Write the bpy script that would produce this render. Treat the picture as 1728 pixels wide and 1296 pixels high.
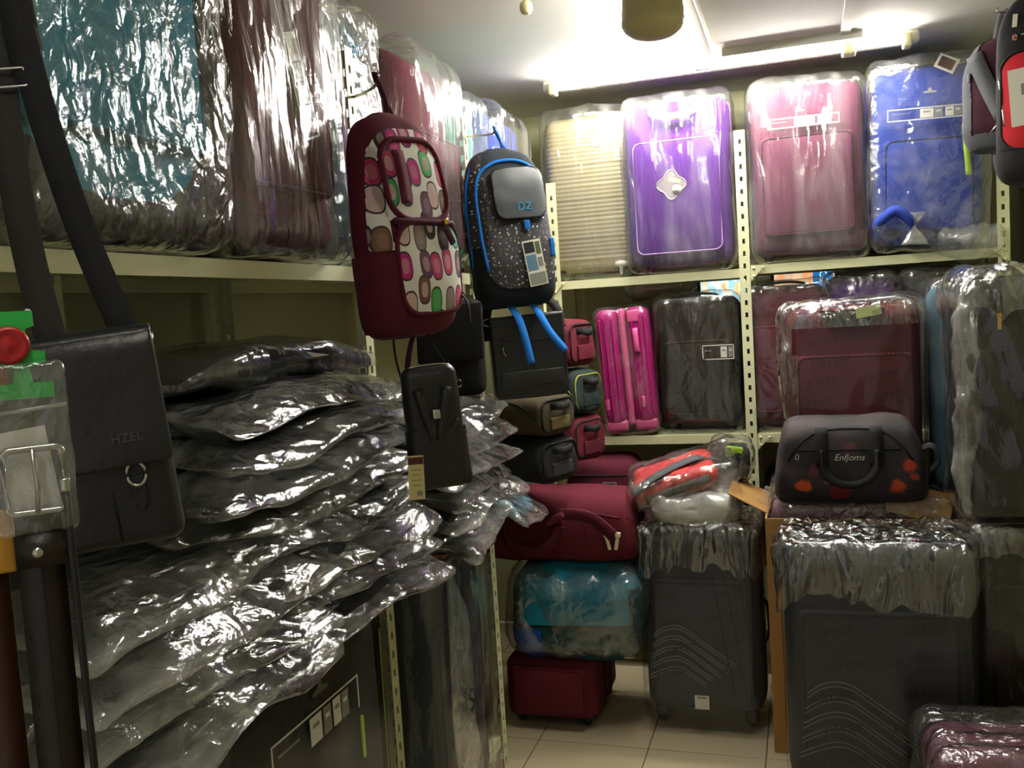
import bpy, math, random
import numpy as np
from mathutils import Matrix, Vector, Euler
from mathutils.bvhtree import BVHTree

sc = bpy.context.scene
col = sc.collection
for o in list(bpy.data.objects):
    bpy.data.objects.remove(o)

# ------------------------------------------------------------------ camera
cam_data = bpy.data.cameras.new('camera')
cam_data.sensor_width = 36.0
cam_data.lens = 1550.0 / 1728.0 * 36.0
cam_data.clip_start = 0.05
cam = bpy.data.objects.new('camera', cam_data)
col.objects.link(cam)
RC = ((0.953, 0.036, 0.302), (0.298, 0.094, -0.950), (-0.063, 0.995, 0.079))
_m = Matrix(RC).to_quaternion().to_matrix().to_4x4()
_m.translation = (0.0, 0.0, 1.6)
cam.matrix_world = _m
sc.camera = cam

# ------------------------------------------------------------------ world, exposure
world = bpy.data.worlds.new('world')
sc.world = world
world.use_nodes = True
world.node_tree.nodes['Background'].inputs[0].default_value = (1.0, 0.95, 0.86, 1)
world.node_tree.nodes['Background'].inputs[1].default_value = 0.34
TUBE = 195.0          # emission of the tubes over the back rack
TUBE_REAR = 42.0      # emission of the tubes nearer the shop front, behind the camera
sc.view_settings.view_transform = 'Standard'
sc.view_settings.look = 'None'
sc.view_settings.gamma = 1.0
sc.view_settings.exposure = 0.2
sc.view_settings.use_curve_mapping = False
sc.cycles.transparent_max_bounces = 24
sc.cycles.max_bounces = 10
sc.cycles.sample_clamp_indirect = 5.0
sc.cycles.caustics_reflective = False
sc.cycles.caustics_refractive = False

rng = np.random.default_rng(7)
random.seed(7)

# ------------------------------------------------------------------ noise
def _hash(ix, iy, iz, seed):
    h = (ix.astype(np.int64) * 374761393 + iy.astype(np.int64) * 668265263 + iz.astype(np.int64) * 2147483647 + seed * 1274126177) & 0xFFFFFFFF
    h = ((h ^ (h >> 13)) * 1274126177) & 0xFFFFFFFF
    h = ((h ^ (h >> 16)) * 2246822519) & 0xFFFFFFFF
    return ((h ^ (h >> 15)) & 0xFFFFFF) / float(0xFFFFFF)

def vnoise(p, seed=0):
    i = np.floor(p).astype(np.int64)
    f = p - i
    f = f * f * (3 - 2 * f)
    r = 0
    for dx in (0, 1):
        wx = f[:, 0] if dx else 1 - f[:, 0]
        for dy in (0, 1):
            wy = f[:, 1] if dy else 1 - f[:, 1]
            for dz in (0, 1):
                wz = f[:, 2] if dz else 1 - f[:, 2]
                r = r + wx * wy * wz * _hash(i[:, 0] + dx, i[:, 1] + dy, i[:, 2] + dz, seed)
    return r

def ridged(p, seed=0):
    return 1.0 - np.abs(2 * vnoise(p, seed) - 1) * 2.0

# ------------------------------------------------------------------ shapes: each returns (verts ndarray, faces list)
def A(v):
    return np.array(v, dtype=float)

def join(*vfs):
    V, F, n = [], [], 0
    for v, f in vfs:
        V.append(v)
        F += [tuple(i + n for i in q) for q in f]
        n += len(v)
    return np.concatenate(V), F

def move(vf, t):
    return vf[0] + A(t), vf[1]

def rot(vf, ang, axis='z'):
    R = np.array(Matrix.Rotation(ang, 3, axis.upper()))
    return vf[0] @ R.T, vf[1]

def box(sx, sy, sz, c=(0, 0, 0)):
    v = A([(x, y, z) for x in (-.5, .5) for y in (-.5, .5) for z in (-.5, .5)]) * A((sx, sy, sz)) + A(c)
    f = [(0, 1, 3, 2), (4, 6, 7, 5), (0, 4, 5, 1), (2, 3, 7, 6), (0, 2, 6, 4), (1, 5, 7, 3)]
    return v, f

def _axis(h, r, n, k):
    a = [-h + r * i / k for i in range(k)]
    m = list(np.linspace(-h + r, h - r, n + 1))
    return np.array(a + m + [h - r + r * (i + 1) / k for i in range(k)])

def rbox(sx, sy, sz, r=.03, n=(4, 4, 4), k=3, base=True):
    """rounded box of quads; centred in x and y, standing on z = 0"""
    h = A((sx, sy, sz)) / 2
    r = min(r, h.min() * .98)
    ax = [_axis(h[i], r, n[i], k) for i in range(3)]
    V, F, idx = [], [], {}
    def vid(p):
        key = (round(p[0], 6), round(p[1], 6), round(p[2], 6))
        if key not in idx:
            idx[key] = len(V)
            V.append(p)
        return idx[key]
    for a in range(3):
        b, c = (a + 1) % 3, (a + 2) % 3
        for s in (-1, 1):
            g = []
            for u in ax[b]:
                row = []
                for w in ax[c]:
                    p = [0, 0, 0]
                    p[a], p[b], p[c] = s * h[a], u, w
                    row.append(vid(p))
                g.append(row)
            for i in range(len(ax[b]) - 1):
                for j in range(len(ax[c]) - 1):
                    q = (g[i][j], g[i + 1][j], g[i + 1][j + 1], g[i][j + 1])
                    F.append(q if s > 0 else q[::-1])
    V = A(V)
    inner = np.clip(V, -(h - r), h - r)
    d = V - inner
    L = np.linalg.norm(d, axis=1, keepdims=True)
    L[L == 0] = 1
    V = inner + d / L * r
    if base:
        V[:, 2] += sz / 2
    return V, F

def vnorm(vf):
    V, F = vf
    N = np.zeros_like(V)
    for k in (3, 4):
        q = A([f for f in F if len(f) == k]).astype(int)
        if len(q) == 0:
            continue
        n = np.cross(V[q[:, 2]] - V[q[:, 0]], V[q[:, -1]] - V[q[:, 1]])
        for j in range(k):
            np.add.at(N, q[:, j], n)
    L = np.linalg.norm(N, axis=1, keepdims=True)
    L[L == 0] = 1
    return N / L

def tri(x):
    return np.abs(((x + .5) % 1.0) * 2 - 1) * 2 - 1

def crumple(vf, amp, scale, seed=0, fade=None):
    """fold a film along its normals: flat facets between sharp random creases, as crumpled polythene"""
    V, F = vf
    Nv = vnorm(vf)
    s = A(scale) if hasattr(scale, '__len__') else A((scale,) * 3)
    p = V * s
    g = np.random.default_rng(seed + 17)
    warp = np.stack([vnoise(p * .55 + 11 * i, seed + 5 + i) for i in range(3)], 1)
    mask = [vnoise(p * .8 + 31 * i, seed + 9 + i) for i in range(3)]
    d = np.zeros(len(V))
    for k in range(6):
        n = g.normal(size=3)
        n /= np.linalg.norm(n)
        f = .32 * 1.45 ** k
        d += tri((p + warp * 1.5) @ n * f + g.random()) * 1.35 ** -k * np.clip(mask[k % 3] * 2 - .35, 0, 1)
    d /= 1.5
    if fade is not None:
        d = d * fade(V)
    return V + Nv * (amp * d)[:, None], F

def soften(vf, amp, scale, seed=0):
    V, F = vf
    N = vnorm(vf)
    d = vnoise(V * scale, seed) - .5 + .5 * (vnoise(V * scale * 2.3, seed + 1) - .5)
    return V + N * (amp * 2 * d)[:, None], F

def puff(vf, amt, axis):
    """swell the two faces across an axis towards their middle"""
    V, F = vf
    lo, hi = V.min(0), V.max(0)
    c, h = (lo + hi) / 2, (hi - lo) / 2
    q = (V - c) / h
    w = 1.0
    for a in range(3):
        if a != axis:
            w = w * (1 - np.clip(np.abs(q[:, a]), 0, 1) ** 2.4)
    V = V.copy()
    V[:, axis] += q[:, axis] * amt * w
    return V, F

def patch(vf, pred, off):
    V, F = vf
    N = vnorm(vf)
    keep = [f for f in F if pred(V[list(f)].mean(0), N[list(f)].mean(0))]
    use = sorted({i for f in keep for i in f})
    m = {j: i for i, j in enumerate(use)}
    return V[use] + N[use] * off, [tuple(m[i] for i in f) for f in keep]

def catmull(K, n):
    K = A(K)
    P = np.vstack([2 * K[0] - K[1], K, 2 * K[-1] - K[-2]])
    out = []
    for i in range(1, len(P) - 2):
        for t in np.linspace(0, 1, n, endpoint=False):
            a, b, c, d = P[i - 1], P[i], P[i + 1], P[i + 2]
            out.append(.5 * (2 * b + (c - a) * t + (2 * a - 5 * b + 4 * c - d) * t * t + (3 * b - a - 3 * c + d) * t ** 3))
    out.append(P[-2])
    return A(out)

def loft(sections, nu=48, per=4, e=2.6, order='xyz'):
    """sections (t, half a, half b, centre a, centre b) swept along t; order names the world axes of a, b, t"""
    S = catmull(sections, per)
    th = np.linspace(0, 2 * np.pi, nu, endpoint=False)
    cu = np.sign(np.cos(th)) * np.abs(np.cos(th)) ** (2 / e)
    su = np.sign(np.sin(th)) * np.abs(np.sin(th)) ** (2 / e)
    rings = []
    for t, a, b, ca, cb in S:
        rings.append(np.stack([ca + max(a, 1e-4) * cu, cb + max(b, 1e-4) * su, np.full(nu, t)], 1))
    V = np.concatenate(rings)
    m = len(S)
    F = [(i * nu + j, i * nu + (j + 1) % nu, (i + 1) * nu + (j + 1) % nu, (i + 1) * nu + j) for i in range(m - 1) for j in range(nu)]
    F.append(tuple(range(nu - 1, -1, -1)))
    F.append(tuple((m - 1) * nu + j for j in range(nu)))
    W = np.zeros_like(V)
    for k, c in enumerate(order):
        W[:, 'xyz'.index(c)] = V[:, k]
    if order in ('yxz', 'xzy', 'zyx'):
        F = [f[::-1] for f in F]
    return W, F

def _frames(P):
    T = np.gradient(P, axis=0)
    return T / np.maximum(np.linalg.norm(T, axis=1, keepdims=True), 1e-9)

def tube(P, r, n=8, closed=False):
    P = A(P)
    if closed:
        T = np.roll(P, -1, 0) - np.roll(P, 1, 0)
        T /= np.maximum(np.linalg.norm(T, axis=1, keepdims=True), 1e-9)
    else:
        T = _frames(P)
    ref = A((0, 0, 1)) if np.abs(T[:, 2]).mean() < .8 else A((1, 0, 0))
    B = np.cross(T, ref)
    B /= np.maximum(np.linalg.norm(B, axis=1, keepdims=True), 1e-9)
    N = np.cross(B, T)
    rr = np.broadcast_to(r, (len(P),))
    V = []
    for i in range(len(P)):
        for j in range(n):
            a = 2 * np.pi * j / n
            V.append(P[i] + rr[i] * (np.cos(a) * B[i] + np.sin(a) * N[i]))
    m = len(P)
    F = [(i * n + j, ((i + 1) % m) * n + j, ((i + 1) % m) * n + (j + 1) % n, i * n + (j + 1) % n) for i in range(m if closed else m - 1) for j in range(n)]
    if not closed:
        F += [tuple(range(n)), tuple((m - 1) * n + j for j in range(n - 1, -1, -1))]
    return A(V), F

def ribbon(P, width, thick, side):
    """a flat strap along P; side gives the direction of its width"""
    P = A(P)
    T = _frames(P)
    S = np.broadcast_to(A(side), P.shape).copy()
    S -= (S * T).sum(1, keepdims=True) * T
    S /= np.maximum(np.linalg.norm(S, axis=1, keepdims=True), 1e-9)
    N = np.cross(T, S)
    w = np.broadcast_to(width, (len(P),))[:, None] / 2
    V = np.stack([P + S * w + N * thick / 2, P - S * w + N * thick / 2, P - S * w - N * thick / 2, P + S * w - N * thick / 2], 1).reshape(-1, 3)
    m = len(P)
    F = [(i * 4 + j, i * 4 + (j + 1) % 4, (i + 1) * 4 + (j + 1) % 4, (i + 1) * 4 + j) for i in range(m - 1) for j in range(4)]
    F += [(3, 2, 1, 0), tuple((m - 1) * 4 + j for j in range(4))]
    return V, F

def lathe(prof, n=24):
    V, F = [], []
    for r, z in prof:
        for j in range(n):
            a = 2 * math.pi * j / n
            V.append((r * math.cos(a), r * math.sin(a), z))
    m = len(prof)
    F = [(i * n + j, i * n + (j + 1) % n, (i + 1) * n + (j + 1) % n, (i + 1) * n + j) for i in range(m - 1) for j in range(n)]
    F += [tuple(range(n - 1, -1, -1)), tuple((m - 1) * n + j for j in range(n))]
    return A(V), F

def extrude(poly, length, order='yzx'):
    """closed 2-d outline swept along a third axis, centred on it"""
    n = len(poly)
    V = []
    for t in (-length / 2, length / 2):
        for a, b in poly:
            p = [0, 0, 0]
            p['xyz'.index(order[0])], p['xyz'.index(order[1])], p['xyz'.index(order[2])] = a, b, t
            V.append(p)
    F = [(i, (i + 1) % n, n + (i + 1) % n, n + i) for i in range(n)] + [tuple(range(n - 1, -1, -1)), tuple(range(n, 2 * n))]
    return A(V), F

def rrect(w, h, r, c=(0, 0), k=6):
    P = []
    for sx, sy, a0 in ((1, 1, 0), (-1, 1, 90), (-1, -1, 180), (1, -1, 270)):
        for i in range(k + 1):
            a = math.radians(a0 + 90 * i / k)
            P.append((c[0] + sx * (w / 2 - r) + r * math.cos(a), c[1] + sy * (h / 2 - r) + r * math.sin(a)))
    return P

# ------------------------------------------------------------------ objects
def mk(name, vf, mat, parent=None, smooth=True, loc=None, rotation=None):
    me = bpy.data.meshes.new(name)
    V, F = vf
    me.from_pydata(V.tolist(), [], [tuple(int(i) for i in f) for f in F])
    me.materials.append(mat)
    if smooth:
        me.polygons.foreach_set('use_smooth', [True] * len(me.polygons))
    me.update()
    o = bpy.data.objects.new(name, me)
    col.objects.link(o)
    if parent is not None:
        o.parent = parent
    if loc is not None:
        o.location = loc
    if rotation is not None:
        o.rotation_euler = rotation
    return o

def recalc(o):
    import bmesh
    b = bmesh.new()
    b.from_mesh(o.data)
    bmesh.ops.recalc_face_normals(b, faces=b.faces)
    b.to_mesh(o.data)
    b.free()
    return o

def tag(o, label, cat, group=None, kind=None):
    o['label'] = label
    o['category'] = cat
    if group:
        o['group'] = group
    if kind:
        o['kind'] = kind
    return o

def thing(name, label, cat, loc=(0, 0, 0), rz=0.0, group=None, tilt=(0.0, 0.0)):
    o = bpy.data.objects.new(name, None)
    o.empty_display_size = .05
    col.objects.link(o)
    o.location = loc
    o.rotation_euler = (math.radians(tilt[0]), math.radians(tilt[1]), math.radians(rz))
    return tag(o, label, cat, group)

def text(name, s, size, mat, parent, loc, rotation=(math.pi / 2, 0, 0), extrude_=.0006, shear=0.0, label=None):
    c = bpy.data.curves.new(name, 'FONT')
    c.body = s
    c.size = size
    c.align_x = 'CENTER'
    c.align_y = 'CENTER'
    c.extrude = extrude_
    c.shear = shear
    c.resolution_u = 3
    c.materials.append(mat)
    tmp = bpy.data.objects.new(name, c)
    me = bpy.data.meshes.new_from_object(tmp)
    bpy.data.objects.remove(tmp)
    bpy.data.curves.remove(c)
    me.name = name
    if not me.materials:
        me.materials.append(mat)
    o = bpy.data.objects.new(name, me)
    col.objects.link(o)
    o.parent = parent
    o.location = loc
    o.rotation_euler = rotation
    if label:
        o['label'] = label
    return o

# ------------------------------------------------------------------ materials
def nodes(name):
    m = bpy.data.materials.new(name)
    m.use_nodes = True
    nt = m.node_tree
    nt.nodes.clear()
    return m, nt

def N(nt, kind, **kw):
    n = nt.nodes.new(kind)
    for k, v in kw.items():
        if hasattr(n, k):
            setattr(n, k, v)
        else:
            n.inputs[k].default_value = v
    return n

def srgb(h):
    h = h.lstrip('#')
    c = [int(h[i:i + 2], 16) / 255 for i in (0, 2, 4)]
    return tuple((x / 12.92 if x <= .04045 else ((x + .055) / 1.055) ** 2.4) for x in c) + (1,)

def mat(name, color, rough=.7, metallic=0.0, bump=0.0, bscale=300.0, var=0.12, vscale=6.0, sheen=0.0, spec=.5, bstretch=(1, 1, 1)):
    m, nt = nodes(name)
    c = srgb(color) if isinstance(color, str) else tuple(color) + (1,)
    out = N(nt, 'ShaderNodeOutputMaterial')
    b = N(nt, 'ShaderNodeBsdfPrincipled')
    b.inputs['Roughness'].default_value = rough
    b.inputs['Metallic'].default_value = metallic
    b.inputs['Specular IOR Level'].default_value = spec
    if sheen:
        b.inputs['Sheen Weight'].default_value = sheen
    nt.links.new(b.outputs[0], out.inputs[0])
    tc = N(nt, 'ShaderNodeTexCoord')
    n1 = N(nt, 'ShaderNodeTexNoise')
    n1.inputs['Scale'].default_value = vscale
    n1.inputs['Detail'].default_value = 3
    nt.links.new(tc.outputs['Object'], n1.inputs['Vector'])
    mix = N(nt, 'ShaderNodeMix', data_type='RGBA')
    mix.inputs['A'].default_value = tuple(x * (1 - var) for x in c[:3]) + (1,)
    mix.inputs['B'].default_value = tuple(min(1, x * (1 + var)) for x in c[:3]) + (1,)
    nt.links.new(n1.outputs['Fac'], mix.inputs['Factor'])
    nt.links.new(mix.outputs['Result'], b.inputs['Base Color'])
    if bump:
        mp = N(nt, 'ShaderNodeMapping')
        mp.inputs['Scale'].default_value = bstretch
        n2 = N(nt, 'ShaderNodeTexNoise')
        n2.inputs['Scale'].default_value = bscale
        n2.inputs['Detail'].default_value = 3
        bp = N(nt, 'ShaderNodeBump')
        bp.inputs['Strength'].default_value = bump
        bp.inputs['Distance'].default_value = .004
        nt.links.new(tc.outputs['Object'], mp.inputs['Vector'])
        nt.links.new(mp.outputs[0], n2.inputs['Vector'])
        nt.links.new(n2.outputs['Fac'], bp.inputs['Height'])
        nt.links.new(bp.outputs[0], b.inputs['Normal'])
    return m

def fabric(name, color, **k):
    return mat(name, color, rough=k.pop('rough', .88), bump=k.pop('bump', .25), bscale=k.pop('bscale', 420), spec=.25, **k)

def leather(name, color, **k):
    return mat(name, color, rough=k.pop('rough', .42), bump=.22, bscale=90, **k)

def emit(name, color, strength):
    m, nt = nodes(name)
    out = N(nt, 'ShaderNodeOutputMaterial')
    e = N(nt, 'ShaderNodeEmission')
    e.inputs[0].default_value = tuple(color) + (1,)
    e.inputs[1].default_value = strength
    nt.links.new(e.outputs[0], out.inputs[0])
    return m

def film(name, haze=(.0, .08), gloss=1.0, rough=.11, bscale=16.0, bump=.5, tint=(.98, .985, .975), stretch=(1, 1, 1), milk=(.80, .80, .76)):
    """clear crinkled polythene: fresnel gloss over a see-through sheet, milky only along worn creases"""
    m, nt = nodes(name)
    L = nt.links.new
    out = N(nt, 'ShaderNodeOutputMaterial')
    tc = N(nt, 'ShaderNodeTexCoord')
    mp = N(nt, 'ShaderNodeMapping')
    mp.inputs['Scale'].default_value = stretch
    L(tc.outputs['Object'], mp.inputs['Vector'])
    wn = N(nt, 'ShaderNodeTexNoise')
    wn.inputs['Scale'].default_value = bscale * .45
    wn.inputs['Detail'].default_value = 2
    L(mp.outputs[0], wn.inputs['Vector'])
    wv = N(nt, 'ShaderNodeVectorMath', operation='MULTIPLY_ADD')
    wv.inputs[1].default_value = (.16, .16, .16)
    L(wn.outputs['Color'], wv.inputs[0])
    L(mp.outputs[0], wv.inputs[2])
    hs = []
    for sc_, kind in ((bscale * .55, 'DISTANCE_TO_EDGE'), (bscale * 1.5, 'F1')):
        v = N(nt, 'ShaderNodeTexVoronoi', feature=kind)
        v.inputs['Scale'].default_value = sc_
        L(wv.outputs[0], v.inputs['Vector'])
        hs.append(v.outputs['Distance'])
    fine = N(nt, 'ShaderNodeTexNoise')
    fine.inputs['Scale'].default_value = bscale * 2.2
    fine.inputs['Detail'].default_value = 4
    L(wv.outputs[0], fine.inputs['Vector'])
    a0 = N(nt, 'ShaderNodeMath', operation='MULTIPLY_ADD')
    a0.inputs[1].default_value = .30
    L(fine.outputs['Fac'], a0.inputs[0])
    L(hs[0], a0.inputs[2])
    ad = N(nt, 'ShaderNodeMath', operation='MULTIPLY_ADD')
    ad.inputs[1].default_value = .30
    L(hs[1], ad.inputs[0])
    L(a0.outputs[0], ad.inputs[2])
    bp = N(nt, 'ShaderNodeBump')
    bp.inputs['Strength'].default_value = bump
    bp.inputs['Distance'].default_value = .02
    L(ad.outputs[0], bp.inputs['Height'])
    geo = N(nt, 'ShaderNodeNewGeometry')
    ior = N(nt, 'ShaderNodeMapRange')
    ior.inputs['To Min'].default_value = 1.5
    ior.inputs['To Max'].default_value = 1 / 1.5
    L(geo.outputs['Backfacing'], ior.inputs['Value'])
    fr = N(nt, 'ShaderNodeFresnel')
    L(ior.outputs[0], fr.inputs['IOR'])
    L(bp.outputs[0], fr.inputs['Normal'])
    g = N(nt, 'ShaderNodeBsdfGlossy')
    g.inputs['Color'].default_value = (1, 1, 1, 1)
    g.inputs['Roughness'].default_value = rough
    L(bp.outputs[0], g.inputs['Normal'])
    t = N(nt, 'ShaderNodeBsdfTransparent')
    t.inputs['Color'].default_value = tuple(tint) + (1,)
    mul = N(nt, 'ShaderNodeMath', operation='MULTIPLY_ADD', use_clamp=True)
    mul.inputs[1].default_value = gloss
    mul.inputs[2].default_value = .03 * gloss
    L(fr.outputs[0], mul.inputs[0])
    d = N(nt, 'ShaderNodeBsdfDiffuse')
    d.inputs['Color'].default_value = tuple(milk) + (1,)
    n2 = N(nt, 'ShaderNodeTexNoise')
    n2.inputs['Scale'].default_value = bscale * .5
    n2.inputs['Detail'].default_value = 5
    L(wv.outputs[0], n2.inputs['Vector'])
    r = N(nt, 'ShaderNodeMapRange')
    r.inputs['From Min'].default_value = .45
    r.inputs['From Max'].default_value = .75
    r.inputs['To Min'].default_value = haze[0]
    r.inputs['To Max'].default_value = haze[1]
    L(n2.outputs['Fac'], r.inputs['Value'])
    m1 = N(nt, 'ShaderNodeMixShader')
    L(r.outputs[0], m1.inputs[0])
    L(t.outputs[0], m1.inputs[1])
    L(d.outputs[0], m1.inputs[2])
    m2 = N(nt, 'ShaderNodeMixShader')
    L(mul.outputs[0], m2.inputs[0])
    L(m1.outputs[0], m2.inputs[1])
    L(g.outputs[0], m2.inputs[2])
    L(m2.outputs[0], out.inputs[0])
    return m

def blobs(name, base, colors, scale, thresh, stretch=(1, 1, 1), rough=.8, base_var=None, detail=None, rand=.5):
    """separate printed motifs, one colour each, scattered over a plain ground"""
    m, nt = nodes(name)
    L = nt.links.new
    out = N(nt, 'ShaderNodeOutputMaterial')
    b = N(nt, 'ShaderNodeBsdfPrincipled')
    b.inputs['Roughness'].default_value = rough
    L(b.outputs[0], out.inputs[0])
    tc = N(nt, 'ShaderNodeTexCoord')
    mp = N(nt, 'ShaderNodeMapping')
    mp.inputs['Scale'].default_value = stretch
    L(tc.outputs['Object'], mp.inputs['Vector'])
    sx = N(nt, 'ShaderNodeSeparateXYZ')
    L(mp.outputs[0], sx.inputs[0])
    cx = N(nt, 'ShaderNodeCombineXYZ')
    L(sx.outputs[0], cx.inputs[0])
    L(sx.outputs[2], cx.inputs[1])
    v = N(nt, 'ShaderNodeTexVoronoi', distance='MINKOWSKI', voronoi_dimensions='2D')
    v.inputs['Exponent'].default_value = 2.6
    v.inputs['Scale'].default_value = scale
    v.inputs['Randomness'].default_value = rand
    L(cx.outputs[0], v.inputs['Vector'])
    sep = N(nt, 'ShaderNodeSeparateColor')
    L(v.outputs['Color'], sep.inputs[0])
    cr = N(nt, 'ShaderNodeValToRGB')
    cr.color_ramp.interpolation = 'CONSTANT'
    e = cr.color_ramp.elements
    while len(e) < len(colors):
        e.new(.5)
    for i, c in enumerate(colors):
        e[i].position = i / len(colors)
        e[i].color = srgb(c)
    L(sep.outputs[0], cr.inputs[0])
    lt = N(nt, 'ShaderNodeMath', operation='LESS_THAN')
    lt.inputs[1].default_value = thresh
    L(v.outputs['Distance'], lt.inputs[0])
    mix = N(nt, 'ShaderNodeMix', data_type='RGBA')
    mix.inputs['A'].default_value = srgb(base)
    if detail:
        inn = N(nt, 'ShaderNodeMath', operation='LESS_THAN')
        inn.inputs[1].default_value = thresh * .52
        L(v.outputs['Distance'], inn.inputs[0])
        odd = N(nt, 'ShaderNodeMath', operation='MULTIPLY')
        L(inn.outputs[0], odd.inputs[0])
        L(sep.outputs[1], odd.inputs[1])
        m0 = N(nt, 'ShaderNodeMix', data_type='RGBA')
        m0.inputs['B'].default_value = (.62, .42, .42, 1)
        L(odd.outputs[0], m0.inputs['Factor'])
        L(cr.outputs[0], m0.inputs['A'])
        rim = N(nt, 'ShaderNodeMath', operation='GREATER_THAN')
        rim.inputs[1].default_value = thresh * .86
        L(v.outputs['Distance'], rim.inputs[0])
        m9 = N(nt, 'ShaderNodeMix', data_type='RGBA')
        m9.inputs['B'].default_value = (.05, .03, .04, 1)
        L(rim.outputs[0], m9.inputs['Factor'])
        L(m0.outputs['Result'], m9.inputs['A'])
        L(m9.outputs['Result'], mix.inputs['B'])
    else:
        L(cr.outputs[0], mix.inputs['B'])
    L(lt.outputs[0], mix.inputs['Factor'])
    L(mix.outputs['Result'], b.inputs['Base Color'])
    return m

cream = mat('cream_enamel', '#cfcfa6', rough=.42, var=.06, vscale=9)
wall_paint = mat('wall_paint', '#b9b894', rough=.8, bump=.1, bscale=60, var=.05)
ceil_paint = mat('ceiling_paint', '#e2e0d8', rough=.85, bump=.08, bscale=50, var=.04)
tile_m = mat('floor_tile_glaze', '#b9ab8c', rough=.3, var=.07, vscale=4)
grout = mat('grout', '#6a6152', rough=.9)
black_fab = fabric('black_fabric', '#1c1c1e')
char_fab = fabric('charcoal_fabric', '#303033')
brown_fab = fabric('dark_brown_fabric', '#2e2721')
teal_fab = fabric('teal_fabric', '#1a7a94')
dteal_fab = fabric('deep_teal_fabric', '#17434d')
maroon_fab = fabric('maroon_fabric', '#571b2c')
wine_fab = fabric('wine_fabric', '#5d1a29')
mauve_fab = fabric('mauve_fabric', '#64324a')
green_fab = fabric('sea_green_fabric', '#1f8d80')
blue_fab = fabric('blue_fabric', '#2a3f98')
purple_fab = fabric('purple_fabric', '#4f1a78')
navy_fab = fabric('navy_fabric', '#343843')
navy_blue = fabric('navy_blue_fabric', '#1e2440')
slate_fab = fabric('slate_blue_fabric', '#3d5a6b')
grey_fab = fabric('grey_fabric', '#55565a')
plum_fab = fabric('plum_fabric', '#4a1c33')
dgreen_fab = fabric('dark_green_fabric', '#1f2a2a')
olive_fab = fabric('olive_fabric', '#3a3222')
red_fab = fabric('red_fabric', '#c02a33')
coral_fab = fabric('coral_fabric', '#cf3d38', rough=.6)
royal_fab = fabric('royal_blue_webbing', '#1d6fc4')
black_leather = leather('black_leather', '#141415')
brown_leather = leather('dark_brown_leather', '#1d120e')
black_plastic = mat('black_plastic', '#101011', rough=.4)
grey_plastic = mat('grey_plastic', '#5c5c58', rough=.4)
magenta = mat('magenta_shell', '#a8126e', rough=.26, var=.05)
pink = mat('pink_trim', '#d4588f', rough=.4, var=.05)
beige_shell = mat('beige_shell', '#948867', rough=.4, var=.05)
chrome = mat('chrome', '#c9c9c4', rough=.22, metallic=1.0, var=.02)
gold = mat('gold_metal', '#d8ae4c', rough=.25, metallic=1.0, var=.02)
ivory = mat('ivory_zip', '#e2d8b4', rough=.4)
white_card = mat('white_card', '#e6e3d8', rough=.7, var=.03)
grey_card = mat('grey_card', '#8b8a86', rough=.7)
cream_card = mat('cream_card', '#d6cb91', rough=.7, var=.04)
maroon_card = mat('maroon_card', '#4b1a1c', rough=.7)
silver_print = mat('silver_print', '#bcbcb8', rough=.4, metallic=.3)
thread = mat('grey_thread', '#6f757c', rough=.8)
dark_print = mat('dark_print', '#0e0f12', rough=.8)
cardboard = mat('cardboard', '#a67c45', rough=.85, bump=.2, bscale=70, var=.1, vscale=14, bstretch=(1, 1, 8))
wood = mat('varnished_wood', '#8a5c3a', rough=.45, bump=.2, bscale=30, bstretch=(1, 12, 1), var=.25)
hanger_green = mat('hanger_green', '#2fae4a', rough=.35, var=.04)
red_plastic = mat('red_plastic', '#a3151b', rough=.32, var=.05)
yellow_paper = mat('yellow_paper', '#d39a32', rough=.7)
lime = mat('lime_trim', '#a6cf2e', rough=.5)
white_paper = mat('crumpled_white_paper', '#dcdcd2', rough=.8, bump=.5, bscale=30)
fan_enamel = mat('fan_enamel', '#d8cc98', rough=.35, var=.04)
fan_brown = mat('fan_brown', '#6d5336', rough=.4)
orange_fab = fabric('orange_print', '#d1592a')

clear = film('clear_film', haze=(.01, .07), bscale=15, bump=.35)
taut = film('taut_film', haze=(.0, .02), bscale=6, bump=.12, gloss=.6, stretch=(1, 1, .5))
clear_v = film('clear_film_pulled', haze=(.02, .15), bscale=18, bump=.7, gloss=1.25, rough=.14, stretch=(1, 1, .2))
crinkle = film('crinkled_film', haze=(.02, .12), gloss=1.4, bscale=24, bump=.6, rough=.15, stretch=(1, 1, .7))
streak = film('loose_film', haze=(.0, .06), gloss=1.1, bscale=13, bump=.5, stretch=(1, 1, .45))
milky = film('milky_film', haze=(.10, .42), bscale=18, gloss=1.5)
bagfilm = film('soft_bag_film', haze=(.02, .16), gloss=1.6, bscale=17, bump=.55)
sleeve = film('sleeve_film', haze=(.03, .32), gloss=1.5, bscale=20, bump=.7, stretch=(1, .45, 1))
papery = film('white_film', haze=(.35, .75), bscale=14, gloss=1.2)

# ================================================================== the room
XL, XR, YB, YF, ZC = -1.55, 0.90, 4.40, -1.4, 2.535
def struct(name, vf, m, label, cat, smooth=False):
    return tag(mk(name, vf, m, None, smooth), label, cat, kind='structure')

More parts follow.
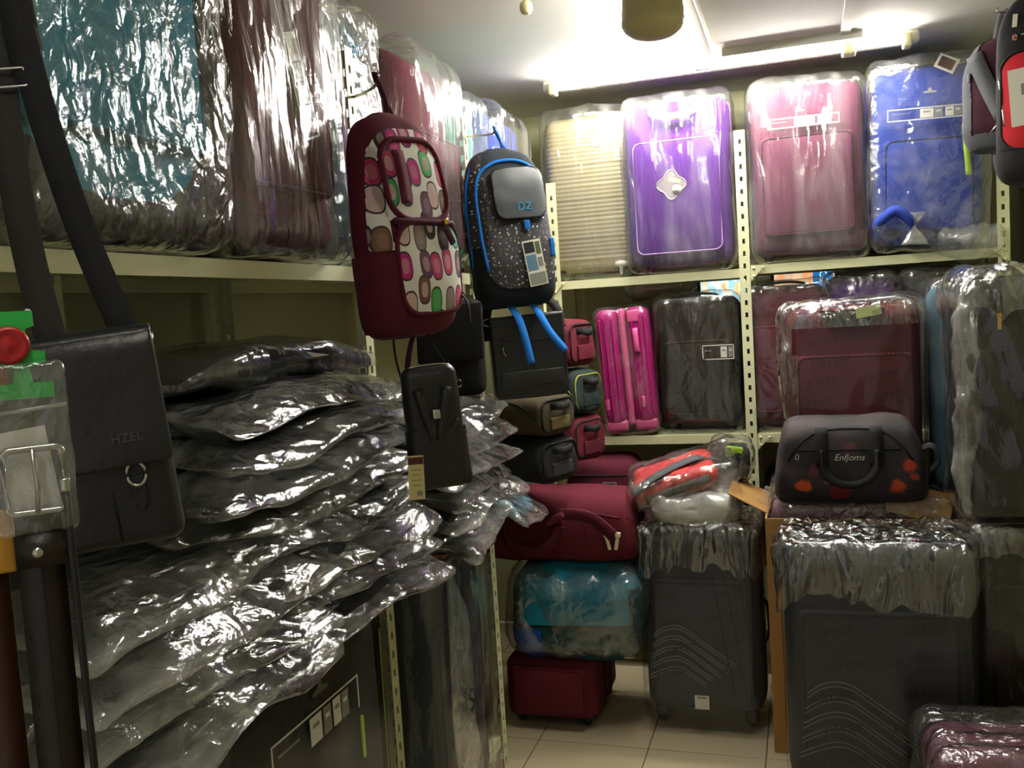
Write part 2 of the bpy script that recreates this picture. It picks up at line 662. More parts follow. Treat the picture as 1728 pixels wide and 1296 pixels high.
floor = struct('floor', box(XR - XL, YB - YF, .1, ((XL + XR) / 2, (YB + YF) / 2, -.056)), grout, 'beige ceramic tiled shop floor between the racks', 'floor')
tile_mesh = None
T = .41
for i in range(-3, 4):
    for j in range(-11, 4):
        cx, cy = -.58 + T * (i + .5), 3.17 + T * (j + .5)
        if not (XL - .1 < cx < XR + .1 and YF < cy < YB + .1):
            continue
        if tile_mesh is None:
            t = mk('floor_tile', rbox(T - .004, T - .004, .008, .002, (1, 1, 1), 1), tile_m, floor, False, (cx, cy, -.008))
            tile_mesh = t
        else:
            c = tile_mesh.copy()
            col.objects.link(c)
            c.location = (cx, cy, -.008)
            c.parent = floor
ceiling = struct('ceiling', box(XR - XL, YB - YF, .1, ((XL + XR) / 2, (YB + YF) / 2, ZC + .05)), ceil_paint, 'off-white painted shop ceiling lit by tube lights', 'ceiling')
struct('wall_left', box(.1, YB - YF, ZC, (XL - .05, (YB + YF) / 2, ZC / 2)), wall_paint, 'pale olive painted wall behind the long rack', 'wall')
struct('wall_back', box(XR - XL + .2, .1, ZC, ((XL + XR) / 2, YB + .05, ZC / 2)), wall_paint, 'pale olive painted wall behind the cream back rack', 'wall')
struct('wall_right', box(.1, YB - YF, ZC, (XR + .05, (YB + YF) / 2, ZC / 2)), wall_paint, 'pale painted wall beside the hanging red backpack', 'wall')
mk('ceiling_strip', box(.035, 2.4, .014, (.19, 2.45, ZC - .006)), ceil_paint, ceiling, False)
mk('ceiling_board', box(.50, .03, .03, (.0, 3.66, ZC - .014)), ceil_paint, ceiling, False)

# ------------------------------------------------------------------ tube lights
def tube_light(name, label, loc, rz, L, strength, side):
    t = thing(name, label, 'tube light', loc, rz, 'fluorescent tube lights')
    mk('batten', rbox(L + .12, .05, .045, .008, (2, 1, 1), 2), mat('batten_enamel', '#d9d5c4', rough=.4), t, False, (0, 0, -.045))
    em = emit(name + '_glow', (1.0, .97, .88), strength)
    y = side * .048
    mk('tube', move(rot(lathe([(.013, -L / 2), (.013, L / 2)], 14), math.pi / 2, 'y'), (0, y, -.04)), em, t)
    for s in (-1, 1):
        mk('socket', rbox(.03, .06, .05, .008, (1, 1, 1), 2), mat('socket_plastic', '#d8d2a8', rough=.5), t, True, (s * (L / 2 + .015), y * .6, -.067))
    return t
tube_light('tube_light', 'glowing tube light along the top of the back wall', (-.37, 3.77, ZC), 0, 1.10, TUBE, -1)
tube_light('tube_light', 'shorter glowing tube light at right end above the blue bag', (.31, 3.77, ZC), 0, .16, TUBE * .8, -1)
tube_light('tube_light', 'tube light running along the ceiling beside the fan', (-.295, 3.09, ZC), 90, 1.10, TUBE, 1)
tube_light('tube_light', 'ceiling tube light nearer the shop entrance', (-.25, .2, ZC), 90, 1.15, TUBE_REAR, 1)

# ------------------------------------------------------------------ ceiling fan and hook
fan = thing('ceiling_fan', 'cream ceiling fan with a bowl shaped motor housing', 'fan', (-.318, 2.315, 2.24))
fan.scale = (.92, .92, .92)
mk('motor_housing', lathe([(.002, 0), (.03, .002), (.055, .009), (.074, .022), (.080, .032), (.083, .038), (.083, .050), (.0815, .052), (.0815, .075), (.080, .077), (.079, .105), (.077, .107), (.074, .125), (.05, .13)], 40), fan_enamel, fan)
mk('motor_band', lathe([(.076, 0), (.078, .01), (.076, .10), (.05, .13), (.02, .135)], 40), fan_brown, fan, True, (0, 0, .126))
mk('down_rod', lathe([(.012, 0), (.012, .08)], 12), fan_enamel, fan, True, (0, 0, .24))
mk('canopy_cup', lathe([(.02, 0), (.045, .02), (.05, .05), (.05, .055)], 20), fan_enamel, fan, True, (0, 0, .265))
for k in range(3):
    a = math.radians(50 + 120 * k)
    bl = mk('blade', rot(extrude([(-.055, 0), (.055, .012), (.055, .016), (-.055, .004)], .42), 0), fan_enamel, fan, False, (.33 * math.cos(a), .33 * math.sin(a), .23), (0, 0, a))
    mk('blade_arm', box(.10, .03, .006, (-.24, 0, .004)), fan_brown, bl, False)
hook = thing('lamp_holder', 'small round beige lamp holder hanging from the bright ceiling', 'lamp holder', (-.745, 2.71, ZC - .06))
mk('cup', lathe([(.004, 0), (.014, .003), (.019, .012), (.019, .03), (.014, .036)], 18), fan_enamel, hook)
mk('stem', lathe([(.006, .034), (.006, .06)], 10), fan_enamel, hook)

# ------------------------------------------------------------------ slotted angle racks
def slotted(h, w=.042, pitch=.05, hw=.011, hh=.02):
    """one flange of a slotted angle: a strip w wide in x, rising in z, with a slot in every pitch"""
    xs = [-w / 2, -hw / 2, hw / 2, w / 2]
    n = int(h / pitch)
    V, F = [], []
    zs = []
    for i in range(n):
        z = i * pitch
        zs += [z, z + (pitch - hh) / 2, z + (pitch + hh) / 2]
    zs.append(n * pitch)
    if h - n * pitch > .002:
        zs.append(h)
    for z in zs:
        for x in xs:
            V.append((x, 0, z))
    for r in range(len(zs) - 1):
        for c in range(3):
            if c == 1 and r % 3 == 1 and r < 3 * n:
                continue
            F.append((r * 4 + c, r * 4 + c + 1, r * 4 + 5 + c, r * 4 + 4 + c))
    return A(V), F

def post(parent, x, y, h, fx, fy, z0=0.0):
    """angle upright with its corner at x, y; fx and fy say which way the flanges run"""
    w = .042
    v1, f1 = slotted(h)
    v1 = v1 + A((w / 2, 0, 0))
    a = v1 * A((fx, 1, 1))
    b = np.stack([v1[:, 1], v1[:, 0] * fy, v1[:, 2]], 1)
    o = mk('post', join((a, f1), (b, [f[::-1] for f in f1])), cream, parent, False, (x, y, z0))
    s = o.modifiers.new('sheet', 'SOLIDIFY')
    s.thickness = .0025
    s.offset = 0
    return o

def shelf(parent, L, D, lip=.036):
    t = .003
    P = [(-D / 2, -lip), (-D / 2, 0), (D / 2, 0), (D / 2, -lip), (D / 2 - t, -lip), (D / 2 - t, -t), (-D / 2 + t, -t), (-D / 2 + t, -lip)]
    return recalc(mk('shelf', extrude(P, L, 'yzx'), cream, parent, False))

def gusset(parent, loc, rz=0, sx=1):
    P = [(0, 0), (.07, 0), (.055, -.012), (.03, -.03), (.016, -.05), (0, -.062)]
    P = [(a * sx, b) for a, b in P]
    o = recalc(mk('gusset', extrude(P, .003, 'xzy'), cream, parent, False, loc, (0, 0, rz)))
    for a, b in ((.012, -.012), (.048, -.012), (.012, -.045)):
        mk('bolt', move(rot(lathe([(.006, 0), (.0055, .004), (.002, .005)], 8), math.pi / 2, 'x'), (a * sx, -.002, b)), cream, o)

Z_UP, Z_MID = 1.735, 0.975
# left rack: runs along the left wall, front edge at x = -1.05
def left_rack(label, y0, y1, posts, levels, ptop):
    r = thing('shelf_rack', label, 'rack', (0, 0, 0), 0, 'cream slotted angle racks')
    for y, fy in posts:
        post(r, -1.05, y, ptop, -1, fy)
        post(r, -1.50, y, ptop - .3, 1, fy)
    for z in levels:
        s = shelf(r, y1 - y0 - .006, .44)
        s.location = (-1.276, (y0 + y1) / 2, z)
        s.rotation_euler = (0, 0, math.pi / 2)
    return r
ra = left_rack('long cream rack bay under the teal suitcases and plastic covered pile', .30, 2.15, [(.32, 1)], (Z_UP, Z_MID, .12), 2.3)
post(ra, -1.05, 2.148, 2.28, -1, -1)
post(ra, -1.50, 2.148, 2.0, 1, -1)
post(ra, -1.50, 1.55, 2.0, 1, -1)
rb = left_rack('narrow cream rack bay behind the two hanging backpacks', 2.15, 2.98, [(2.975, -1)], (Z_UP, Z_MID, .12), 2.26)
rc = left_rack('cream rack bay in the corner behind the small duffel stack', 2.98, 3.86, [], (Z_UP, Z_MID), 2.1)
post(rc, -1.05, 3.855, 1.72, -1, -1)
post(rc, -1.50, 3.855, 2.0, 1, -1)
# back rack: front edge at y = 3.90
def back_rack(label, x0, x1, levels):
    r = thing('shelf_rack', label, 'rack', (0, 0, 0), 0, 'cream slotted angle racks')
    for z in levels:
        s = shelf(r, x1 - x0 - .006, .44)
        s.location = ((x0 + x1) / 2, 4.122, z)
    return r
rd = back_rack('cream back rack bay holding the purple and pink suitcases', -1.03, -.21, (1.715, 1.03, .2))
post(rd, -1.03, 3.895, 2.14, 1, 1)
post(rd, -1.03, 4.345, 2.0, 1, -1)
post(rd, -.232, 3.893, 2.27, 1, 1)
post(rd, -.232, 4.345, 2.0, 1, -1)
gusset(rd, (-1.03 + .005, 3.888, 1.715))
re_ = back_rack('cream back rack bay under the mauve and blue suitcases', -.19, .76, (1.725, 1.03, .2))
post(re_, .76, 3.895, 2.0, -1, 1)
post(re_, .76, 4.345, 2.0, -1, -1)
gusset(re_, (-.188, 3.888, 1.725))
gusset(re_, (.755, 3.888, 1.725), 0, -1)
gusset(re_, (-.188, 3.888, 1.03))

# display rail at the near end of the left rack, from which the belts and the messenger bag hang
rail = thing('display_rail', 'thin steel rail above the black messenger bag', 'rail', (0, 0, 0))
mk('rod', tube([(-.60, .34, 2.12), (-.603, .46, 2.12), (-.606, .57, 2.12), (-.80, .80, 2.11), (-.936, .953, 2.08), (-.98, .97, 2.09), (-1.046, .98, 2.09)], .006, 8), chrome, rail)
mk('bracket', tube([(-1.046, .34, 2.12), (-.85, .335, 2.125), (-.60, .34, 2.12)], .006, 8), chrome, rail)
mk('bracket', tube([(-1.046, .345, 2.2), (-1.046, .345, 2.06)], .008, 8), chrome, rail)

# ================================================================== luggage
def wrap(parent, sx, sy, sz, seed, m=None, pad=.008, amp=.007, scale=(11, 11, 11), step=.024, r=.05, z0=.0, name='plastic_wrap', fade=None, keep=None, shape=None, c=(0, 0), hem=None):
    n = tuple(max(3, int(d / step)) for d in (sx, sy, sz))
    vf = rbox(sx + 2 * pad, sy + 2 * pad, sz + pad, r, n, 3)
    if shape:
        vf = shape(vf)
    vf = crumple(vf, amp, scale, seed, fade)
    V, F = vf
    V[:, 2] = np.maximum(V[:, 2] + z0, .001 if z0 == 0 else -9)
    V[:, 0] += c[0]
    V[:, 1] += c[1]
    if keep:
        C = A([V[list(f)].mean(0) for f in F])
        k = keep(C)
        F = [f for f, q in zip(F, k) if q]
    if hem:
        w = np.clip((hem + .07 - V[:, 2]) / .07, 0, 1)
        V[:, 2] -= w * (.06 * (vnoise(V * A((17, 17, 0)), seed) - .35) + .05 * (vnoise(V * A((45, 45, 0)), seed + 3) - .5))
    return mk(name, (V, F), m or clear, parent)

def strip_label(parent, w, h, x, z, y, m_frame=None, blocks=((.40, .16), (.57, .10), (.70, .10), (.81, .08)), full=True):
    """a long printed band: thin pale frame with pale picture blocks"""
    s = .004
    q = [box(w, .0012, s, (0, 0, h / 2)), box(s, .0012, h, (-w / 2 + s / 2, 0, 0)), box(s, .0012, h, (w / 2 - s / 2, 0, 0))]
    if full:
        q.append(box(w, .0012, s, (0, 0, -h / 2)))
    o = mk('label_strip', join(*q), m_frame or white_card, parent, False, (x, y, z))
    for i, (a, b) in enumerate(blocks):
        mk('label_block', box(w * b, .0014, h * .78, (-w / 2 + w * (a + b / 2), -.0002, 0)), white_card if i % 2 == 0 else grey_card, o, False)
        mk('label_print', box(w * b * .55, .0016, h * .12, (-w / 2 + w * (a + b / 2), -.0006, h * .12)), grey_card if i % 2 == 0 else white_card, o, False)
    mk('label_print', box(w * .22, .0014, h * .07, (-w * .33, -.0002, h * .12)), grey_card, o, False)
    return o

def emblem(parent, x, y, z, s=.045, m=None):
    """small arrow-over-bar maker's mark"""
    P = [(-s / 2, 0), (-s * .16, s * .06), (-s * .12, s * .22), (s * .04, s * .30), (s * .14, s * .2), (s * .12, s * .08), (s / 2, 0), (s / 2, -s * .14), (-s / 2, -s * .14)]
    return recalc(mk('emblem', extrude(P, .0015, 'xzy'), m or silver_print, parent, False, (x, y, z)))

def wheel(parent, x, y, r=.024, m=None):
    h = mk('wheel_housing', rbox(.05, .06, .05, .014, (1, 1, 1), 2), black_plastic, parent, True, (x, y, r * 1.05))
    mk('wheel', move(rot(lathe([(r * .4, -.012), (r, -.010), (r, .010), (r * .4, .012)], 18), math.pi / 2, 'y'), (0, 0, -r * .05)), m or black_plastic, h)
    return h

def bvh(vf):
    return BVHTree.FromPolygons([tuple(v) for v in vf[0]], [tuple(int(i) for i in f) for f in vf[1]])

def front(tree, x, z, off=.002, y0=-2.0):
    h = tree.ray_cast(Vector((x, y0, z)), Vector((0, 1, 0)))
    return (x, h[0].y - off, z) if h[0] is not None else None

def line_on(tree, pts, r, closed=False, off=0.0, n=5):
    P = [p for p in (front(tree, x, z, off) for x, z in pts) if p is not None]
    return tube(P, r, n, closed)

def suitcase(name, label, loc, rz, w, d, h, m, *, base=None, base_h=.12, pocket=(.86, .52, .06), pocket2=None, piping=None, r=.055, handle=True, feet=True, seed=0, film_m=None,
             pad=.008, amp=.008, scale=(10, 10, 10), wr=True, tilt=(0, 0), group=None, cat='suitcase', wh=.035, handle_m=None, side_handle=False, wrap_r=None, step=.024):
    t = thing(name, label, cat, loc, rz, group, tilt)
    if not feet:
        wh = .004
    bh = h - wh
    body = soften(puff(rbox(w, d, bh, r, (8, 6, 10), 4), .012, 1), .002, 7, seed)
    mk('body', body, m, t, True, (0, 0, wh))
    zy = d * .12
    ring = rrect(w + .004, bh + .004, r, (0, bh / 2 + wh), 5)
    mk('zip_band', tube([(x, zy, z) for x, z in ring], .006, 6, True), piping or black_fab, t)
    mk('zip_band', tube([(x, -zy, z) for x, z in ring], .004, 6, True), piping or black_fab, t)
    if base is not None:
        mk('base_guard', rbox(w + .006, d + .006, base_h, r * .7, (4, 3, 2), 3), base, t, True, (0, 0, wh - .003))
    fy = -d / 2
    if pocket:
        pw, ph, pz = pocket
        pv = puff(rbox(w * pw, .035, h * ph, .017, (6, 1, 6), 3), .012, 1)
        p = mk('front_pocket', pv, m, t, True, (0, fy - .012, wh + h * pz))
        P = [(x, -.017, z) for x, z in rrect(w * pw - .012, h * ph - .012, .03, (0, h * ph / 2), 5)]
        mk('piping', tube(P, .003, 5, True), piping or m, p)
    if pocket2:
        pw, ph, pz = pocket2
        p = mk('upper_pocket', puff(rbox(w * pw, .03, h * ph, .014, (5, 1, 3), 3), .008, 1), m, t, True, (0, fy - .008, wh + h * pz))
        P = [(x, -.015, z) for x, z in rrect(w * pw - .012, h * ph - .012, .02, (0, h * ph / 2), 4)]
        mk('piping', tube(P, .0025, 5, True), piping or m, p)
    if handle:
        K = [(-.09, 0, h - .004), (-.075, 0, h + .012), (0, 0, h + .02), (.075, 0, h + .012), (.09, 0, h - .004)]
        mk('top_handle', ribbon(catmull(K, 6), .03, .012, (0, 1, 0)), handle_m or black_plastic, t)
    if side_handle:
        K = [(w / 2 - .004, 0, h * .38), (w / 2 + .016, 0, h * .42), (w / 2 + .02, 0, h * .5), (w / 2 + .016, 0, h * .58), (w / 2 - .004, 0, h * .62)]
        mk('side_handle', ribbon(catmull(K, 6), .028, .01, (0, 1, 0)), handle_m or black_plastic, t)
    if feet:
        for sx in (-1, 1):
            for sy in (-1, 1):
                wheel(t, sx * (w / 2 - .05), sy * (d / 2 - .05), .022)
    if wr:
        wrap(t, w, d + .055, h + .014, seed, film_m or clear, pad + amp * .6, amp, scale, step, wrap_r or r, c=(0, -.018 if pocket else 0))
    return t

ON_UP = 'wrapped suitcases on the upper left shelf'
def up(label, y, w, h, m, seed, xf=-1.0, d=.30, **k):
    return suitcase('suitcase', label, (xf - .03 - d / 2, y, Z_UP + .001), 90, w, d, h, m, seed=seed, group=ON_UP, **k)

s = up('grey-teal suitcase in plastic at near end of the upper left shelf', .66, .46, .66, slate_fab, 3, xf=-1.04, base=char_fab, film_m=crinkle)
s = up('big teal suitcase in crinkled plastic, nearest whole case on upper left shelf', 1.235, .49, .70, teal_fab, 1, base=char_fab, base_h=.16, pocket=(.84, .60, .20), film_m=crinkle, amp=.011, scale=(9, 9, 9), step=.02)
mk('zip_tail', tube(catmull([(-.19, -.19, .36), (-.2, -.2, .31), (-.19, -.2, .26)], 5), .006, 6), brown_fab, s)
s = up('maroon suitcase with slanting white label strip between the two teal cases', 1.735, .44, .68, maroon_fab, 2, base=plum_fab, pocket=(.8, .7, .16), film_m=clear_v, amp=.010, scale=(12, 12, 4), piping=mauve_fab)
o = strip_label(s, .36, .06, .0, .43, -.199)
o.rotation_euler = (0, math.radians(72), 0)
s = up('dark teal suitcase in shiny crinkled plastic behind the maroon backpack', 2.24, .42, .70, dteal_fab, 4, film_m=crinkle, amp=.014, scale=(9, 9, 5), xf=-1.125, step=.02)
text('printed_wordmark', 'Sam', .05, mat('faded_blue_print', '#2b6f8f', rough=.6), s, (.02, -.215, .58), (math.pi / 2, math.radians(-20), 0))
s = up('dusky maroon suitcase with a bulging top on upper left shelf', 2.69, .45, .66, maroon_fab, 5, film_m=clear_v, amp=.012, scale=(10, 10, 3), piping=mauve_fab, xf=-1.05, r=.09)
s = up('sea green suitcase with glaring plastic on upper left shelf', 3.11, .34, .62, green_fab, 6, film_m=clear_v, amp=.012, scale=(12, 12, 3), xf=-1.10)
s = up('pale blue suitcase at the far corner of upper left shelf', 3.55, .48, .64, blue_fab, 8, film_m=clear_v, amp=.010, scale=(12, 12, 3), xf=-1.07, r=.08)

# ------------------------------------------------------------------ top of the back rack
ON_BACK = 'wrapped suitcases along the top of the back rack'
def ribbed_case():
    w, d, h = .37, .26, .70
    t = thing('suitcase', 'beige hard case with horizontal ribs under loose plastic', 'suitcase', (-.865, 4.08, 1.717), 0, ON_BACK)
    V, F = rbox(w, d, h - .03, .05, (6, 4, 96), 4)
    Nn = vnorm((V, F))
    V = V + Nn * (.0022 * np.sign(np.sin(V[:, 2] * 2 * np.pi / .0185)))[:, None]
    mk('shell', (V, F), beige_shell, t, True, (0, 0, .03))
    mk('zip_band', tube([(x, 0, z) for x, z in rrect(w + .006, h - .024, .05, (0, h / 2 + .015), 5)], .006, 6, True), brown_fab, t)
    mk('sticker', box(.034, .001, .042, (.06, -d / 2 - .004, .585)), white_card, t, False)
    K = [(-.07, 0, h - .004), (-.06, 0, h + .014), (.06, 0, h + .014), (.07, 0, h - .004)]
    mk('top_handle', ribbon(catmull(K, 5), .03, .012, (0, 1, 0)), beige_shell, t)
    for sx in (-1, 1):
        for sy in (-1, 1):
            wheel(t, sx * (w / 2 - .045), sy * (d / 2 - .045), .02)
    mk('white_caster', lathe([(.006, 0), (.008, .03), (.010, .034), (.024, .036), (.027, .046), (.022, .056), (.004, .060)], 20), white_card, t, True, (.135, -d / 2 - .004, .012))
    wrap(t, w, d + .06, h + .03, 21, clear_v, .012, .012, (9, 9, 2.6))
    return t
ribbed_case()

s = suitcase('suitcase', 'bright purple suitcase with white top handle and quatrefoil label', (-.468, 4.045, 1.717), 0, .43, .29, .71, purple_fab, seed=31, group=ON_BACK, pocket=(.84, .66, .06), piping=mat('lilac_piping', '#b98ad0', rough=.5), handle=False, film_m=clear_v, amp=.010, scale=(9, 9, 4))
K = [(-.10, -.17, .69), (-.085, -.185, .655), (0, -.19, .632), (.085, -.185, .655), (.10, -.17, .69)]
mk('white_handle', ribbon(catmull(K, 8), .03, .012, (0, -.3, 1)), white_card, s)
q = []
for k in range(64):
    a = 2 * math.pi * k / 64
    rr = .052 * (1 + .16 * math.cos(4 * a))
    q.append((rr * math.cos(a), rr * math.sin(a)))
lb = recalc(mk('quatrefoil_label', extrude(q, .003, 'xzy'), mat('pearl_label', '#9b8f96', rough=.3, metallic=.3), s, False, (-.02, -.185, .36)))
mk('label_rim', tube([(x, -.002, z) for x, z in q], .002, 5, True), silver_print, lb)
mk('label_mark', move(lathe([(.001, 0), (.018, .001), (.02, .003)], 20), (0, 0, 0)), white_card, lb, True, (.022, -.002, -.022), (math.pi / 2, 0, 0))
mk('label_mark', box(.05, .001, .016), cream_card, lb, False, (.014, -.0025, .016), (0, .3, 0))

s = suitcase('suitcase', 'dusky mauve suitcase with a pale label strip on the back rack', (.045, 4.045, 1.727), 0, .43, .28, .70, mauve_fab, seed=33, group=ON_BACK, pocket=(.82, .56, .10), base=plum_fab, base_h=.09, film_m=clear_v, amp=.012, scale=(9, 9, 2.5), piping=plum_fab)
strip_label(s, .27, .036, -.01, .545, -.178)
emblem(s, -.02, -.176, .59, .035)

s = suitcase('suitcase', 'blue suitcase with lime stripe in tied loose plastic', (.478, 4.045, 1.727), 0, .40, .27, .71, blue_fab, seed=35, group=ON_BACK, pocket=(.80, .50, .06), film_m=bagfilm, amp=.013, scale=(8, 8, 5), pad=.014, piping=navy_blue, tilt=(0, 1.5))
strip_label(s, .29, .042, -.005, .52, -.185, full=True)
emblem(s, .0, -.185, .60, .045)
mk('lime_stripe', ribbon(catmull([(.12, -.178, .47), (.125, -.187, .38), (.135, -.182, .28)], 6), .02, .003, (1, 0, 0)), lime, s)
mk('hem_fold', tube(catmull([(-.19, -.16, .10), (-.17, -.20, .13), (-.12, -.205, .16), (-.07, -.195, .12), (-.06, -.16, .08)], 6), .02, 8), blue_fab, s)
tie = mk('plastic_knot', crumple(loft([(-.07, .05, .016, 0, 0), (-.035, .03, .014, 0, 0), (0, .007, .007, 0, 0), (.02, .02, .012, 0, 0), (.05, .045, .012, 0, 0)], 24, 4, 2.2), .005, 30, 3), milky, s, True, (-.055, -.20, .10))
tg = mk('swing_tag', box(.075, .0015, .06), white_card, s, False, (.06, -.165, .70), (math.radians(-15), math.radians(28), 0))
mk('tag_print', box(.055, .0018, .042, (0, -.0004, 0)), maroon_card, tg, False)
loose = crumple(loft([(-.14, .02, .03, 0, 0), (-.10, .07, .06, 0, 0), (0, .10, .075, 0, -.02), (.09, .07, .055, 0, -.01), (.12, .015, .015, 0, 0)], 32, 5, 2.1, 'yzx'), .016, 22, 9)
tag(mk('plastic_bag', loose, milky, None, True, (.63, 3.93, 1.77)), 'bunched clear plastic bag lying under the blue suitcase on the shelf', 'plastic bag')

# ------------------------------------------------------------------ middle shelf of the back rack
ZM = 1.031
def pink_case():
    # narrow side faces the aisle
    w, d, h = .235, .38, .555
    t = thing('suitcase', 'magenta hard shell cabin case standing side on, with pink trim', 'suitcase', (-.722, 4.08, ZM), 5, tilt=(0, -3))
    zz = .045
    for s, nm in ((-1, 'shell_half'), (1, 'shell_half')):
        hv = rbox(w / 2 - .014, d, h - zz, .042, (4, 5, 8), 4)
        V, F = hv
        g = np.exp(-((np.abs(V[:, 0]) - .02) / .01) ** 2) * .0
        o = mk(nm, (V, F), magenta, t, True, (s * (w / 4 + .007), 0, zz))
        for k in (-.024, .008, .03):
            mk('shell_rib', tube(catmull([(s * k, -d / 2 - .001, .05), (s * k, -d / 2 - .003, .1), (s * k, -d / 2 - .003, .42), (s * k, -d / 2 - .001, .47)], 5), .004, 6), magenta, o)
        mk('corner_foot', rbox(w / 2 - .02, .06, .05, .016, (2, 1, 1), 3), pink, t, True, (s * (w / 4 + .004), -d / 2 + .035, .022))
        for sy in (-1, 1):
            hs = mk('wheel_fork', rbox(.034, .034, .034, .008, (1, 1, 1), 2), pink, t, True, (s * .075, sy * (d / 2 - .045), .012))
            mk('wheel', rot(lathe([(.006, -.010), (.015, -.008), (.015, .008), (.006, .010)], 14), math.pi / 2, 'y'), black_plastic, hs, True, (0, 0, .004))
    mk('zip_band', rbox(.03, d + .002, h - zz - .004, .042, (2, 5, 8), 3), pink, t, True, (0, 0, zz + .002))
    mk('side_handle', ribbon(catmull([(.055, -d / 2 + .005, .36), (.055, -d / 2 - .02, .37), (.055, -d / 2 - .02, .45), (.055, -d / 2 + .005, .46)], 5), .022, .008, (1, 0, 0)), pink, t)
    mk('lock_plate', rbox(.05, .012, .05, .006, (1, 1, 1), 2), pink, t, True, (.05, -d / 2, .49))
    for x in (-.095, .06):
        mk('side_stud', rbox(.018, .012, .05, .006, (1, 1, 1), 2), pink, t, True, (x, -d / 2, .12))
    wrap(t, w, d, h + .006, 41, clear, .008, .010, (8, 8, 6))
pink_case()
s = suitcase('suitcase', 'dark brown suitcase in glinting plastic beside the pink case', (-.425, 4.085, ZM), 0, .345, .26, .575, brown_fab, seed=43, film_m=streak, amp=.010, scale=(8, 8, 5), pocket=(.8, .55, .08))
strip_label(s, .13, .058, .09, .345, -.168, blocks=((.58, .2), (.82, .14)))
s = suitcase('suitcase', 'plain maroon suitcase directly behind the slotted centre post', (-.065, 4.085, ZM), 0, .33, .26, .60, maroon_fab, seed=45, film_m=clear, amp=.010, scale=(9, 9, 4), pocket=(.8, .6, .08))
s = suitcase('suitcase', 'purple suitcase peeping over the maroon wrapped one', (.24, 4.10, ZM), 0, .27, .24, .625, purple_fab, seed=47, film_m=crinkle, amp=.012, scale=(10, 10, 10), handle=False)
s = suitcase('suitcase', 'black suitcase in plastic at right end of the middle shelf', (.54, 4.10, ZM), 0, .30, .24, .62, black_fab, seed=49, film_m=crinkle, amp=.014, scale=(9, 9, 9))
dk = mk('plastic_bag', crumple(loft([(-.16, .01, .01, 0, 0), (-.12, .06, .05, 0, 0), (0, .09, .055, 0, .01), (.13, .05, .035, 0, .0), (.17, .008, .01, 0, -.01)], 28, 5, 2.2, 'yzx'), .012, 20, 12), crinkle, None, True, (-.60, 4.14, 1.665))
tag(dk, 'crumpled clear plastic bag lying above the pink case', 'plastic bag')
# added glowing panels in place of a shop reflection, seen over the suitcases
def glow_panel(label, loc, w, h, seed, cols):
    m, nt = nodes('reflection_glow')
    L = nt.links.new
    out = N(nt, 'ShaderNodeOutputMaterial')
    tc = N(nt, 'ShaderNodeTexCoord')
    mp = N(nt, 'ShaderNodeMapping')
    mp.inputs['Scale'].default_value = (14, 1, 9)
    mp.inputs['Location'].default_value = (seed, 0, seed * 2)
    v = N(nt, 'ShaderNodeTexNoise')
    v.inputs['Scale'].default_value = 1.4
    v.inputs['Detail'].default_value = 2
    L(tc.outputs['Object'], mp.inputs[0])
    L(mp.outputs[0], v.inputs['Vector'])
    cr = N(nt, 'ShaderNodeValToRGB')
    e = cr.color_ramp.elements
    while len(e) < len(cols):
        e.new(.5)
    for i, c in enumerate(cols):
        e[i].position = .25 + .5 * i / (len(cols) - 1)
        e[i].color = srgb(c)
    L(v.outputs['Fac'], cr.inputs[0])
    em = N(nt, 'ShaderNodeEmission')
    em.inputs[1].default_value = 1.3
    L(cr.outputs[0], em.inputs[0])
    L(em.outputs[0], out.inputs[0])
    t = thing('reflection_panel', label, 'light box', loc)
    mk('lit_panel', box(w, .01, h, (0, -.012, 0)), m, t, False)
    mk('panel_frame', join(box(w + .03, .03, .015, (0, 0, h / 2 + .007)), box(w + .03, .03, .015, (0, 0, -h / 2 - .007)), box(.015, .03, h, (-w / 2 - .007, 0, 0)), box(.015, .03, h, (w / 2 + .007, 0, 0))), black_plastic, t, False)
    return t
glow_panel('added glowing panel imitating a bright orange and white shop reflection left of the slotted centre post', (-.335, YB - .02, 1.63), .21, .135, 3, ['#ffe9c0', '#f0a45a', '#fff6e4', '#7fd0ea', '#f6c060', '#ffffff'])
p = glow_panel('added glowing panel imitating an orange and blue shop reflection right of the slotted centre post', (.02, YB - .02, 1.64), .26, .14, 8, ['#c9793f', '#e0b389', '#b9a48c', '#d98a4a', '#a8a596'])
mk('blue_sign', box(.085, .004, .12, (.08, -.02, .0)), emit('blue_sign_glow', srgb('#1f6fae')[:3], 1.0), p, False)  # blue sign of the reflected shop, imitated by an emitting patch
text('reflected_lettering', 'CS', .045, emit('reflected_white', (.8, .9, 1), 1.0), p, (.08, -.023, .03), (math.pi / 2, math.radians(90), 0))

# ================================================================== standing on the floor
def wordmarks(parent, w, h, y, n, seed, size=.032, s='LIRYSEK', m=None, z0=.05, xs=None):
    rr = random.Random(seed)
    cols, rows = (2, n // 2)
    for j in range(rows):
        for i in range(cols):
            x = (-w * .24 if i == 0 else w * .22) + rr.uniform(-.03, .03)
            z = z0 + (h - z0) * (j + .5 + (.25 if i else 0)) / (rows + .3)
            text('printed_wordmark', s, size * rr.uniform(.9, 1.15), m or dark_print, parent, (x, y, z), (math.pi / 2, math.radians(-rr.uniform(6, 14)), 0), .0004, .2)

